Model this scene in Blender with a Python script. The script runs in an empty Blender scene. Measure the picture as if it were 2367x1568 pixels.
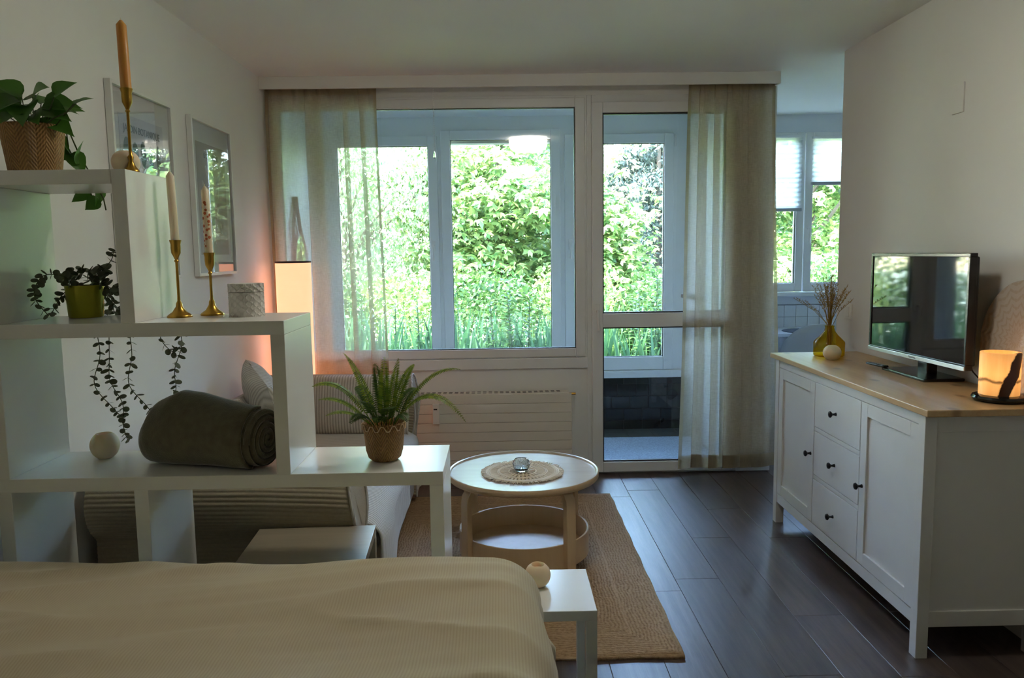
import bpy, bmesh, math, random
import numpy as np
from mathutils import Vector, Matrix, noise

random.seed(7)
np.random.seed(7)
R = math.radians
S = bpy.context.scene
COL = S.collection

# ------------------------------------------------------------------ camera
FPX, PITCH, YAW, ROLL, CH = 1807.0, 0.1101, 0.0150, 0.0147, 1.4386
cd = bpy.data.cameras.new('camera')
cd.sensor_fit = 'HORIZONTAL'
cd.sensor_width = 36.0
cd.lens = FPX / 2367.0 * 36.0
cd.clip_start = 0.05
cd.clip_end = 300
cam = bpy.data.objects.new('camera', cd)
COL.objects.link(cam)
fw = Vector((math.sin(YAW) * math.cos(PITCH), math.cos(YAW) * math.cos(PITCH), -math.sin(PITCH)))
rt = Vector((math.cos(YAW), -math.sin(YAW), 0))
dn = fw.cross(rt)
r2 = rt * math.cos(ROLL) + dn * math.sin(ROLL)
d2 = -rt * math.sin(ROLL) + dn * math.cos(ROLL)
cam.matrix_world = Matrix(((r2.x, -d2.x, -fw.x, 0), (r2.y, -d2.y, -fw.y, 0), (r2.z, -d2.z, -fw.z, CH), (0, 0, 0, 1)))
S.camera = cam

# ------------------------------------------------------------------ world, sun, exposure
w = bpy.data.worlds.new('world')
S.world = w
w.use_nodes = True
nt = w.node_tree
sky = nt.nodes.new('ShaderNodeTexSky')
sky.sky_type = 'NISHITA'
sky.sun_disc = False
sky.sun_elevation = R(60)
sky.sun_rotation = R(255)
sky.air_density = 1.1
sky.dust_density = .6
bgn = nt.nodes['Background']
bgn.inputs[1].default_value = 1.9
nt.links.new(sky.outputs[0], bgn.inputs[0])

sd = bpy.data.lights.new('sun', 'SUN')
sd.energy = 11.0
sd.angle = R(0.6)
sd.color = (1.0, 0.95, 0.86)
sun = bpy.data.objects.new('sun', sd)
COL.objects.link(sun)
sdir = Vector((0.55, 0.16, -1.0))
sun.rotation_euler = sdir.to_track_quat('-Z', 'Y').to_euler()

S.view_settings.view_transform = 'Standard'
S.view_settings.look = 'None'
S.view_settings.gamma = 1.0
S.view_settings.use_curve_mapping = False
S.view_settings.exposure = 2.53
cy = S.cycles
cy.max_bounces = 10
cy.diffuse_bounces = 6
cy.glossy_bounces = 3
cy.transmission_bounces = 6
cy.transparent_max_bounces = 16
cy.sample_clamp_indirect = 6.0
cy.adaptive_threshold = 0.03
cy.caustics_reflective = False
cy.caustics_refractive = False

# ------------------------------------------------------------------ materials
MATS = {}


class NT:
    def __init__(s, name):
        s.m = bpy.data.materials.new(name)
        s.m.use_nodes = True
        s.t = s.m.node_tree
        s.b = s.t.nodes['Principled BSDF']
        s.out = s.t.nodes['Material Output']

    def n(s, typ, **kw):
        nd = s.t.nodes.new('ShaderNode' + typ)
        for k, v in kw.items():
            if k.startswith('_'):
                setattr(nd, k[1:], v)
            else:
                nd.inputs[k.replace('__', ' ')].default_value = v
        return nd

    def l(s, a, b):
        s.t.links.new(a, b)

    def math(s, op, a, b=None, c=None):
        nd = s.t.nodes.new('ShaderNodeMath')
        nd.operation = op
        for i, x in enumerate((a, b, c)):
            if x is None:
                continue
            if isinstance(x, (int, float)):
                nd.inputs[i].default_value = x
            else:
                s.l(x, nd.inputs[i])
        return nd.outputs[0]

    def mix(s, f, a, b):
        nd = s.t.nodes.new('ShaderNodeMix')
        nd.data_type = 'RGBA'
        for i, x in ((0, f), (6, a), (7, b)):
            if isinstance(x, (int, float)):
                nd.inputs[i].default_value = x
            elif isinstance(x, tuple):
                nd.inputs[i].default_value = (*x, 1)
            else:
                s.l(x, nd.inputs[i])
        return nd.outputs[2]

    def coord(s, kind='Object'):
        return s.t.nodes.new('ShaderNodeTexCoord').outputs[kind]

    def pos(s):
        return s.t.nodes.new('ShaderNodeNewGeometry').outputs['Position']

    def mapping(s, vec, scale=(1, 1, 1), rot=(0, 0, 0), loc=(0, 0, 0)):
        nd = s.t.nodes.new('ShaderNodeMapping')
        nd.inputs['Scale'].default_value = scale
        nd.inputs['Rotation'].default_value = rot
        nd.inputs['Location'].default_value = loc
        s.l(vec, nd.inputs['Vector'])
        return nd.outputs[0]

    def noise(s, vec, scale, detail=4, rough=.55):
        nd = s.n('TexNoise', Scale=scale, Detail=detail, Roughness=rough)
        s.l(vec, nd.inputs['Vector'])
        return nd.outputs['Fac']

    def ramp(s, f, stops):
        nd = s.t.nodes.new('ShaderNodeValToRGB')
        e = nd.color_ramp.elements
        while len(e) < len(stops):
            e.new(.5)
        for i, (p, c) in enumerate(stops):
            e[i].position = p
            e[i].color = (*c, 1) if isinstance(c, tuple) else (c, c, c, 1)
        s.l(f, nd.inputs[0])
        return nd.outputs[0]

    def bump(s, h, strength=.3, dist=.01):
        nd = s.n('Bump', Strength=strength, Distance=dist)
        s.l(h, nd.inputs['Height'])
        s.l(nd.outputs[0], s.b.inputs['Normal'])
        return nd

    def set(s, **kw):
        for k, v in kw.items():
            i = s.b.inputs[k.replace('__', ' ')]
            i.default_value = (*v, 1) if isinstance(v, tuple) and len(v) == 3 else v
        return s


def M(name, col, rough=.5, var=.06, scale=6, bump=0, bscale=60, **kw):
    if name in MATS:
        return MATS[name]
    k = NT(name)
    c = k.coord()
    k.l(k.mix(k.noise(c, scale, 1), tuple(max(0, x * (1 - var)) for x in col), tuple(min(1, x * (1 + var)) for x in col)), k.b.inputs['Base Color'])
    k.set(Roughness=rough, **kw)
    if bump:
        k.bump(k.noise(c, bscale, 1), bump, .002)
    MATS[name] = k.m
    return k.m


WHITE_WALL = M('wall_plaster', (.80, .79, .76), .85, .02, 3)
CEIL = M('ceiling_plaster', (.89, .89, .86), .9, .02, 3)
PVC = M('white_pvc', (.80, .80, .79), .3, .01)
PVC2 = M('loggia_paint', (.78, .81, .82), .45, .02)
LACQ = M('white_lacquer', (.80, .80, .77), .24, .01, 4)
SIDEW = M('white_stain', (.67, .67, .66), .4, .03, 8)
RUBBER = M('black_rubber', (.015, .015, .017), .5)
BLACKP = M('black_plastic', (.012, .012, .013), .22, .03)
IRON = M('dark_knob', (.02, .024, .03), .35, .05, 20, Metallic=.6)
BRASS = M('aged_brass', (.46, .27, .05), .28, .18, 25, Metallic=1.0)
SILVER = M('silver_trim', (.62, .66, .66), .3, .02, Metallic=.8)
STONEB = M('black_stone', (.012, .013, .014), .12, .2, 20)
CERAM = M('white_ceramic', (.66, .63, .58), .55, .04, 30)
WAX = M('ivory_wax', (.78, .70, .50), .5, .03, 10, Subsurface__Weight=.25)
WAXW = M('warm_wax', (.80, .66, .46), .5, .03, 10, Subsurface__Weight=.25)
HONEY = M('honey_wax', (.62, .30, .06), .4, .05, 12, Subsurface__Weight=.2)
CHAIRG = M('grey_shell', (.36, .40, .45), .4, .02)
TABLEC = M('table_laminate', (.66, .70, .76), .35, .02)
MATB = M('blue_felt', (.07, .09, .12), .9, .1, 60)
CLOTHB = M('blue_stripe_cloth', (.34, .36, .40), .9, .2, 40)
SWITCHM = M('switch_plastic', (.82, .81, .77), .35, .01)
CAB = M('cable_black', (.01, .01, .01), .5)
STRAP = M('leather_strap', (.20, .15, .10), .6)
RADM = M('radiator_enamel', (.78, .74, .66), .4, .01)
TRIMW = M('cornice_paint', (.78, .76, .71), .6, .02)
SOIL = M('potting_soil', (.02, .015, .01), .95, .4, 60)
SHELFD = M('dark_shelf', (.05, .05, .055), .5)


def mat_wood(name, c1, c2, axis=1, rough=.4, scale=1.0, knots=False, rnd=0.0, world=False, spec=.5):
    k = NT(name)
    c = k.pos() if world else k.coord()
    sc = [14 * scale] * 3
    sc[axis] = .9 * scale
    v = k.mapping(c, tuple(sc))
    if rnd:
        oi = k.t.nodes.new('ShaderNodeObjectInfo').outputs['Random']
        add = k.t.nodes.new('ShaderNodeVectorMath')
        add.operation = 'ADD'
        cmb = k.t.nodes.new('ShaderNodeCombineXYZ')
        k.l(k.math('MULTIPLY', oi, 37.0), cmb.inputs[0])
        k.l(k.math('MULTIPLY', oi, 11.0), cmb.inputs[1])
        k.l(v, add.inputs[0])
        k.l(cmb.outputs[0], add.inputs[1])
        v = add.outputs[0]
    n1 = k.noise(v, 1.6, 6, .6)
    n2 = k.noise(k.mapping(v, (6, 6, 6)), 2.0, 3)
    f = k.ramp(k.math('ADD', k.math('MULTIPLY', n1, .8), k.math('MULTIPLY', n2, .25)), [(.3, 0.0), (.75, 1.0)])
    colr = k.mix(f, c1, c2)
    if rnd:
        colr = k.mix(k.math('MULTIPLY', oi, rnd), colr, tuple(x * .55 for x in c1))
    if knots:
        vs = [2.6, 2.6, 2.6]
        vs[axis] = 1.5
        vo = k.t.nodes.new('ShaderNodeTexVoronoi')
        vo.voronoi_dimensions = '2D'
        vo.inputs['Scale'].default_value = 1.7
        k.l(k.mapping(c, tuple(vs)), vo.inputs['Vector'])
        kn = k.ramp(vo.outputs['Distance'], [(.045, 1.0), (.10, 0.0)])
        colr = k.mix(k.math('MULTIPLY', kn, .6), colr, (.16, .08, .035))
    k.l(colr, k.b.inputs['Base Color'])
    k.set(Roughness=rough)
    k.b.inputs['Specular IOR Level'].default_value = spec
    k.bump(n2, .06, .004)
    MATS[name] = k.m
    return k.m


FLOORW = mat_wood('oak_laminate', (.046, .034, .030), (.150, .112, .095), 1, .34, 1.4, rnd=.45, world=True)
PINE = mat_wood('pine_top', (.42, .25, .10), (.58, .39, .19), 1, .38, .8, knots=True)
BIRCH = mat_wood('birch_ply', (.60, .42, .24), (.68, .50, .31), 2, .4, 1.0)
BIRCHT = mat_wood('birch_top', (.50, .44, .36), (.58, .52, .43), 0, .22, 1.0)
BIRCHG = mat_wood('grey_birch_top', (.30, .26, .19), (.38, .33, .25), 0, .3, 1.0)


def mat_fabric_ribs(name, c1, c2, axis, period, rough=.95, strength=.6, dist=.004, noise_amt=.15):
    k = NT(name)
    c = k.coord()
    sx = k.t.nodes.new('ShaderNodeSeparateXYZ')
    k.l(c, sx.inputs[0])
    nz = k.noise(c, 5, 2)
    if isinstance(axis, tuple):
        co = k.math('ADD', k.math('MULTIPLY', sx.outputs[0], axis[0]), k.math('ADD', k.math('MULTIPLY', sx.outputs[1], axis[1]), k.math('MULTIPLY', sx.outputs[2], axis[2])))
    else:
        co = sx.outputs[axis]
    sw = k.math('SINE', k.math('ADD', k.math('MULTIPLY', co, 2 * math.pi / period), k.math('MULTIPLY', nz, .8)))
    h = k.math('MULTIPLY_ADD', sw, .5, .5)
    h = k.math('POWER', h, .7)
    fz = k.noise(c, 220, 2)
    colr = k.mix(h, c2, c1)
    colr = k.mix(k.math('MULTIPLY', fz, noise_amt), colr, tuple(x * .6 for x in c2))
    k.l(colr, k.b.inputs['Base Color'])
    k.set(Roughness=rough, Sheen__Weight=.25)
    k.bump(k.math('ADD', h, k.math('MULTIPLY', fz, .25)), strength, dist)
    MATS[name] = k.m
    return k.m


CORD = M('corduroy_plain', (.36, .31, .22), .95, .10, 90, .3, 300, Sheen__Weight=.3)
CORDX = mat_fabric_ribs('corduroy_x', (.62, .56, .47), (.36, .31, .25), 0, .016)
CORDY = mat_fabric_ribs('corduroy_y', (.66, .62, .56), (.44, .40, .35), 1, .016)
CORDC = mat_fabric_ribs('corduroy_cushion', (.66, .62, .53), (.42, .38, .31), (0, .8, .6), .017)
CORDL = mat_fabric_ribs('corduroy_light', (.64, .62, .58), (.48, .46, .42), (.6, .8, 0), .014)
LINW = M('sofa_side_fabric', (.55, .56, .60), .95, .05, 120, .3, 400)
DUVET = mat_fabric_ribs('striped_duvet', (.61, .53, .375), (.54, .44, .295), 0, .0064, .9, .18, .001, .08)
FLEECE = M('fleece_blanket', (.135, .125, .080), 1.0, .30, 45, .6, 260, Sheen__Weight=.6, Sheen__Roughness=.4)


def mat_weave(name, c1, c2, period=.011, zig=.045):
    k = NT(name)
    c = k.coord()
    sx = k.t.nodes.new('ShaderNodeSeparateXYZ')
    k.l(c, sx.inputs[0])
    ang = k.math('MULTIPLY', k.math('ARCTAN2', sx.outputs[1], sx.outputs[0]), .07)
    pp = k.math('PINGPONG', ang, zig / 2)
    s = k.math('SINE', k.math('MULTIPLY', k.math('ADD', sx.outputs[2], k.math('MULTIPLY', pp, 1.4)), 2 * math.pi / period))
    s2 = k.math('SINE', k.math('MULTIPLY', ang, 2 * math.pi / (zig / 7)))
    h = k.math('MULTIPLY_ADD', k.math('ADD', s, k.math('MULTIPLY', s2, .35)), .37, .5)
    nz = k.noise(c, 40, 3)
    k.l(k.mix(k.math('MULTIPLY', k.math('ADD', h, nz), .6), c2, c1), k.b.inputs['Base Color'])
    k.set(Roughness=.5)
    k.bump(h, .9, .004)
    MATS[name] = k.m
    return k.m


WEAVE = mat_weave('bamboo_weave', (.55, .31, .10), (.15, .07, .02), .012)


def mat_jute():
    k = NT('jute_braid')
    c = k.coord()
    sx = k.t.nodes.new('ShaderNodeSeparateXYZ')
    k.l(c, sx.inputs[0])
    hx, hy = .775, .94
    ex = k.math('SUBTRACT', hx, k.math('ABSOLUTE', sx.outputs[0]))
    ey = k.math('SUBTRACT', hy, k.math('ABSOLUTE', sx.outputs[1]))
    e = k.math('MINIMUM', ex, ey)
    wob = k.math('MULTIPLY', k.noise(c, 7, 4, .7), .05)
    e2 = k.math('ADD', e, wob)
    s = k.math('SINE', k.math('MULTIPLY', e2, 2 * math.pi / .0135))
    big = k.ramp(k.math('FRACT', k.math('MULTIPLY', e, 1 / .16)), [(.0, .25), (.06, .25), (.1, 1.0)])
    nz = k.noise(c, 70, 5, .7)
    n2 = k.noise(c, 8, 3)
    f = k.math('ADD', k.math('MULTIPLY', k.math('MULTIPLY_ADD', s, .5, .5), .20), k.math('MULTIPLY', nz, .85))
    colr = k.ramp(f, [(.25, (.16, .09, .04)), (.5, (.42, .27, .14)), (.85, (.62, .44, .26))])
    colr = k.mix(k.math('MULTIPLY', n2, .35), colr, (.20, .115, .05))
    colr = k.mix(k.math('MULTIPLY', k.math('SUBTRACT', 1.0, big), .45), colr, (.56, .39, .23))
    k.l(colr, k.b.inputs['Base Color'])
    k.set(Roughness=.95)
    k.bump(f, 1.0, .006)
    MATS['jute'] = k.m
    return k.m


JUTE = mat_jute()
CORDM = M('cotton_cord', (.80, .70, .55), .95, .12, 120, .5, 300)


def mat_glass(name, tint=(1, 1, 1), gl=.0, fm=.8):
    k = NT(name)
    k.t.nodes.remove(k.b)
    tr = k.n('BsdfTransparent')
    tr.inputs[0].default_value = (*tint, 1)
    g = k.n('BsdfGlossy', Roughness=.0)
    fr = k.n('Fresnel', IOR=1.5)
    f = k.math('MULTIPLY_ADD', fr.outputs[0], fm, gl)
    mx = k.n('MixShader')
    k.l(f, mx.inputs[0])
    k.l(tr.outputs[0], mx.inputs[1])
    k.l(g.outputs[0], mx.inputs[2])
    k.l(mx.outputs[0], k.out.inputs[0])
    MATS[name] = k.m
    return k.m


PANE = mat_glass('window_glass', (.988, .993, .992), 0, .9)
PICGLASS = mat_glass('picture_glass', (.995, .995, .995), .02, .35)


def mat_sheer(name, col, opac, trl=.5):
    k = NT(name)
    k.t.nodes.remove(k.b)
    c = k.coord()
    wv = k.noise(k.mapping(c, (30, 30, 420)), 1.0, 2)
    wh = k.noise(k.mapping(c, (420, 420, 30)), 1.0, 2)
    f = k.math('MULTIPLY_ADD', k.math('ADD', wv, wh), .22, opac - .22)
    tr = k.n('BsdfTransparent')
    df = k.n('BsdfDiffuse')
    tl = k.n('BsdfTranslucent')
    df.inputs[0].default_value = (*col, 1)
    tl.inputs[0].default_value = (*col, 1)
    m1 = k.n('MixShader')
    m1.inputs[0].default_value = trl
    k.l(df.outputs[0], m1.inputs[1])
    k.l(tl.outputs[0], m1.inputs[2])
    m2 = k.n('MixShader')
    k.l(f, m2.inputs[0])
    k.l(tr.outputs[0], m2.inputs[1])
    k.l(m1.outputs[0], m2.inputs[2])
    k.l(m2.outputs[0], k.out.inputs[0])
    MATS[name] = k.m
    return k.m


SHEER = mat_sheer('sheer_linen', (.70, .62, .48), .48)
SHEERD = mat_sheer('sheer_hem', (.46, .38, .25), .78)
PLEAT = mat_sheer('pleated_blind', (.86, .88, .88), .88, .7)


def mat_leaf(name, c1, c2, trl=.45, rough=.5, gloss=True):
    k = NT(name)
    rp = k.t.nodes.new('ShaderNodeNewGeometry').outputs['Random Per Island']
    colr = k.mix(rp, c1, c2)
    tl = k.n('BsdfTranslucent')
    k.l(colr, tl.inputs[0])
    k.l(colr, k.b.inputs['Base Color'])
    k.set(Roughness=rough)
    k.b.inputs['Specular IOR Level'].default_value = .4 if gloss else .1
    mx = k.n('MixShader')
    mx.inputs[0].default_value = trl
    k.l(k.b.outputs[0], mx.inputs[1])
    k.l(tl.outputs[0], mx.inputs[2])
    k.l(mx.outputs[0], k.out.inputs[0])
    MATS[name] = k.m
    return k.m


LF_POTHOS = mat_leaf('pothos_leaf', (.055, .15, .02), (.08, .21, .03), .3, .35)
LF_EUC = mat_leaf('eucalyptus_leaf', (.08, .10, .06), (.14, .165, .10), .15, .6)
LF_FERN = mat_leaf('fern_leaf', (.11, .20, .018), (.28, .36, .035), .35, .5)
LF_FERND = mat_leaf('fern_leaf_dark', (.03, .075, .012), (.07, .13, .02), .25, .5)
LF_TREE = mat_leaf('tree_leaf', (.04, .13, .02), (.39, .48, .15), .4, .4)
LF_TREE2 = mat_leaf('birch_leaf', (.10, .19, .06), (.44, .50, .28), .4, .4)
LF_DARK = mat_leaf('dark_leaf', (.018, .065, .012), (.085, .16, .035), .35, .5)  # deep green leaves for the far trees and every other shrub
LF_SPRUCE = mat_leaf('spruce_needle', (.028, .045, .032), (.10, .125, .095), .05, .7)
LF_IRIS = mat_leaf('iris_leaf', (.022, .075, .028), (.055, .14, .05), .35, .4)
LF_LILY = mat_leaf('lily_leaf', (.028, .09, .016), (.065, .15, .03), .35, .4)
BARK = M('bark', (.10, .075, .05), .9, .4, 20, .6, 40)
STEM = M('plant_stem', (.05, .07, .02), .6, .1)
LAWN = M('lawn', (.40, .44, .31), .9, .4, 3, .4, 30)
GRASSD = mat_leaf('dried_grass', (.30, .17, .03), (.48, .30, .07), .2, .7)


def mat_emit(name, col, strength, base=(.8, .8, .8)):
    k = NT(name)
    k.set(Base__Color=base, Roughness=.8, Emission__Color=col)
    k.b.inputs['Emission Strength'].default_value = strength
    MATS[name] = k.m
    return k


ke = mat_emit('lamp_shade_lit', (1.0, .55, .30), .31, (.60, .45, .35))
_c = ke.coord()
_h = ke.noise(ke.mapping(_c, (8, 8, 120)), 1.0, 2)
ke.l(ke.mix(_h, (1.0, .325, .165), (1.0, .395, .215)), ke.b.inputs['Emission Color'])
SHADE = ke.m
DOME = mat_emit('opal_dome_lit', (1.0, .93, .82), 3.7, (.85, .85, .82)).m

# onyx lamp: translucent stone with dark inclusions
ko = NT('onyx_lit')
_c = ko.coord()
_sx = ko.t.nodes.new('ShaderNodeSeparateXYZ')
ko.l(_c, _sx.inputs[0])
_n = ko.noise(_c, 9, 5, .6)
_ang = ko.math('ARCTAN2', _sx.outputs[1], _sx.outputs[0])
_slant = ko.math('ADD', ko.math('MULTIPLY', _ang, .066), ko.math('MULTIPLY', _sx.outputs[2], -.42))
_d = ko.math('ABSOLUTE', ko.math('ADD', _slant, .1365))
_d = ko.math('ADD', _d, ko.math('MULTIPLY', ko.math('SUBTRACT', _n, .5), .05))
_patch = ko.ramp(_d, [(.020, 1.0), (.024, 0.0)])
_v = ko.math('ABSOLUTE', ko.math('SUBTRACT', _sx.outputs[2], ko.math('ADD', .062, ko.math('MULTIPLY', ko.noise(_c, 14, 3), .03))))
_vein = ko.ramp(_v, [(.002, .85), (.007, 0.0)])
_dark = ko.math('MAXIMUM', _patch, _vein)
_streak = ko.noise(ko.mapping(_c, (60, 60, 6)), 1.0, 3)
_base = ko.mix(_streak, (.80, .42, .13), (1.0, .62, .26))
ko.l(ko.mix(_dark, _base, (.02, .008, .004)), ko.b.inputs['Base Color'])
_em = ko.mix(_streak, (.85, .30, .06), (1.0, .46, .13))
ko.l(ko.mix(_dark, _em, (.012, .003, .001)), ko.b.inputs['Emission Color'])
_glow = ko.ramp(ko.math('ABSOLUTE', ko.math('SUBTRACT', _sx.outputs[2], .10)), [(.0, 1.0), (.09, .45)])
ko.l(ko.math('MULTIPLY', _glow, .22), ko.b.inputs['Emission Strength'])
ko.set(Roughness=.35)
ONYX = ko.m

# TV screen glass
kt = NT('tv_screen')
kt.set(Base__Color=(.008, .009, .010), Roughness=.04)
kt.b.inputs['IOR'].default_value = 1.85
TVS = kt.m

# amber glass (thin)
ka = NT('amber_glass')
ka.t.nodes.remove(ka.b)
_tr = ka.n('BsdfTransparent')
_tr.inputs[0].default_value = (.78, .58, .05, 1)
_gl = ka.n('BsdfGlossy', Roughness=.03)
_df = ka.n('BsdfTranslucent')
_df.inputs[0].default_value = (.72, .50, .01, 1)
_m0 = ka.n('MixShader')
_m0.inputs[0].default_value = .20
ka.l(_tr.outputs[0], _m0.inputs[1])
ka.l(_df.outputs[0], _m0.inputs[2])
_m1 = ka.n('MixShader')
_fr = ka.n('Fresnel', IOR=1.5)
_m1.inputs[0].default_value = .05
ka.l(_m0.outputs[0], _m1.inputs[1])
ka.l(_gl.outputs[0], _m1.inputs[2])
ka.l(_m1.outputs[0], ka.out.inputs[0])
AMBER = ka.m

# clear crystal
kc = NT('cut_crystal')
kc.set(Base__Color=(.82, .88, .90), Roughness=.02, Transmission__Weight=1.0, IOR=1.5)
CRYSTAL = kc.m
GREENPOT = M('olive_metal_pot', (.42, .40, .03), .28, .12, 18, Metallic=.55)
MIRRORM = M('mirror_silver', (.85, .87, .86), .02, .0, Metallic=1.0)

# mandala plate : pale wood with carved rosette rings
km = NT('mandala_plate')
_c = km.coord()
_sx = km.t.nodes.new('ShaderNodeSeparateXYZ')
km.l(_c, _sx.inputs[0])
_y, _z = _sx.outputs[1], km.math('SUBTRACT', _sx.outputs[2], .21)
_r = km.math('SQRT', km.math('ADD', km.math('MULTIPLY', _y, _y), km.math('MULTIPLY', _z, _z)))
_a = km.math('ARCTAN2', _z, _y)
_pet = km.math('ABSOLUTE', km.math('SINE', km.math('MULTIPLY', _a, 8.0)))
_s1 = km.math('SINE', km.math('MULTIPLY', km.math('ADD', _r, km.math('MULTIPLY', _pet, .018)), 210.0))
_s2 = km.math('SINE', km.math('MULTIPLY', _a, 48.0))
_hh = km.math('MULTIPLY', _s1, km.math('MULTIPLY_ADD', _s2, .35, .65))
_f = km.ramp(km.math('MULTIPLY_ADD', _hh, .5, .5), [(.55, 0.0), (.68, 1.0)])
km.l(km.mix(_f, (.62, .56, .49), (.56, .47, .37)), km.b.inputs['Base Color'])
km.set(Roughness=.7)
km.bump(_hh, .25, .003)
MANDALA = km.m

# blue-grey pebble mat of the loggia
PEBBLE = M('loggia_mat_weave', (.30, .38, .46), .95, .5, 90, 1.0, 120)
TILED = M('dark_glazed_tile', (.016, .022, .020), .14, .5, 4)
GROUT = M('grout', (.10, .11, .11), .9)
TILEW = M('white_tile', (.70, .74, .80), .25, .02)
GROUTW = M('tile_joint', (.30, .33, .38), .9)
PAPER = M('poster_paper', (.60, .61, .65), .8, .02)
MATP = M('passepartout', (.76, .77, .75), .85, .01)
INK = M('poster_ink', (.10, .13, .16), .9)
INKG = M('poster_leaf', (.12, .17, .17), .9, .1)
PAPER2 = M('poster_brown', (.46, .42, .38), .85, .05)
PALELINE = M('poster_line', (.62, .62, .60), .85, .03)
FRAMEW = M('frame_white', (.76, .76, .73), .4, .01)
SPOTR = M('red_dots', (.46, .11, .03), .5)
LOGO = M('logo_grey', (.35, .36, .38), .4)
SLOT = M('dark_slot', (.03, .03, .03), .8)

# ------------------------------------------------------------------ mesh helpers
WL = {}


class MB:
    def __init__(s):
        s.v, s.f = [], []

    def add(s, vs, fs):
        o = len(s.v)
        s.v += [tuple(p) for p in vs]
        s.f += [tuple(i + o for i in f) for f in fs]
        return s

    def box(s, x0, x1, y0, y1, z0, z1):
        return s.add([(x0, y0, z0), (x1, y0, z0), (x1, y1, z0), (x0, y1, z0), (x0, y0, z1), (x1, y0, z1), (x1, y1, z1), (x0, y1, z1)],
                     [(0, 3, 2, 1), (4, 5, 6, 7), (0, 1, 5, 4), (1, 2, 6, 5), (2, 3, 7, 6), (3, 0, 4, 7)])

    def lathe(s, prof, c=(0, 0), n=32, cap0=True, cap1=True, ax=None):
        vs, fs = [], []
        m = len(prof)
        for (r, z) in prof:
            for i in range(n):
                a = 2 * math.pi * i / n
                vs.append((c[0] + r * math.cos(a), c[1] + r * math.sin(a), z))
        for j in range(m - 1):
            for i in range(n):
                k = (i + 1) % n
                fs.append((j * n + i, j * n + k, (j + 1) * n + k, (j + 1) * n + i))
        if cap0:
            fs.append(tuple(range(n - 1, -1, -1)))
        if cap1:
            fs.append(tuple((m - 1) * n + i for i in range(n)))
        return s.add(vs, fs)

    def tube(s, pts, r, n=8, taper=None, closed_ends=True):
        pts = [Vector(p) for p in pts]
        vs, fs = [], []
        up = Vector((0, 0, 1))
        m = len(pts)
        prev = None
        for i, p in enumerate(pts):
            t = (pts[min(i + 1, m - 1)] - pts[max(i - 1, 0)]).normalized()
            if prev is None:
                a = t.orthogonal().normalized()
            else:
                a = (prev - t * prev.dot(t)).normalized()
            prev = a
            b = t.cross(a)
            rr = r if taper is None else r * (1 + (taper - 1) * i / (m - 1))
            for k in range(n):
                an = 2 * math.pi * k / n
                vs.append(p + (a * math.cos(an) + b * math.sin(an)) * rr)
        for i in range(m - 1):
            for k in range(n):
                q = (k + 1) % n
                fs.append((i * n + k, i * n + q, (i + 1) * n + q, (i + 1) * n + k))
        if closed_ends:
            fs.append(tuple(range(n - 1, -1, -1)))
            fs.append(tuple((m - 1) * n + k for k in range(n)))
        return s.add(vs, fs)

    def prism(s, pts, axis, a, b):
        """closed 2D outline extruded along an axis (0,1,2)"""
        n = len(pts)

        def P(p, t):
            q = list(p)
            q.insert(axis, t)
            return tuple(q)
        vs = [P(p, a) for p in pts] + [P(p, b) for p in pts]
        fs = [(i, (i + 1) % n, n + (i + 1) % n, n + i) for i in range(n)]
        fs += [tuple(range(n - 1, -1, -1)), tuple(range(n, 2 * n))]
        return s.add(vs, fs)

    def grid(s, fn, nu, nv):
        vs = [fn(i / nu, j / nv) for j in range(nv + 1) for i in range(nu + 1)]
        fs = [(j * (nu + 1) + i, j * (nu + 1) + i + 1, (j + 1) * (nu + 1) + i + 1, (j + 1) * (nu + 1) + i) for j in range(nv) for i in range(nu)]
        return s.add(vs, fs)

    def rotz(s, a, c):
        ca, sa = math.cos(a), math.sin(a)
        s.v = [(c[0] + (x - c[0]) * ca - (y - c[1]) * sa, c[1] + (x - c[0]) * sa + (y - c[1]) * ca, z) for x, y, z in s.v]
        return s

    def xf(s, m):
        s.v = [tuple(m @ Vector(p)) for p in s.v]
        return s

    def build(s, name, mat, parent=None, origin=None, smooth=False, bevel=0, fix=True, angle=40):
        if origin is None:
            if parent is not None:
                origin = WL[parent.name]
            else:
                a = np.array(s.v)
                origin = ((a[:, 0].min() + a[:, 0].max()) / 2, (a[:, 1].min() + a[:, 1].max()) / 2, a[:, 2].min())
        me = bpy.data.meshes.new(name)
        ox, oy, oz = origin
        me.from_pydata([(x - ox, y - oy, z - oz) for x, y, z in s.v], [], s.f)
        if fix:
            bm = bmesh.new()
            bm.from_mesh(me)
            bmesh.ops.recalc_face_normals(bm, faces=bm.faces)
            bm.to_mesh(me)
            bm.free()
        me.materials.append(mat)
        if smooth:
            me.shade_smooth()
            me.set_sharp_from_angle(angle=R(angle))
        o = bpy.data.objects.new(name, me)
        COL.objects.link(o)
        WL[o.name] = tuple(origin)
        if parent is not None:
            o.parent = parent
            pw = WL[parent.name]
            o.location = (ox - pw[0], oy - pw[1], oz - pw[2])
        else:
            o.location = origin
        if bevel:
            b = o.modifiers.new('bevel', 'BEVEL')
            b.width = bevel
            b.segments = 2
            b.limit_method = 'ANGLE'
            b.angle_limit = R(40)
        return o


def tag(o, label, cat, group=None):
    o['label'] = label
    o['category'] = cat
    if group:
        o['group'] = group
    return o


def thing(name, label, cat, loc, group=None):
    o = bpy.data.objects.new(name, None)
    o.empty_display_size = .05
    o.location = loc
    COL.objects.link(o)
    WL[o.name] = tuple(loc)
    return tag(o, label, cat, group)


def struct(o):
    o['kind'] = 'structure'
    return o


def stuff(o):
    o['kind'] = 'stuff'
    return o


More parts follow.
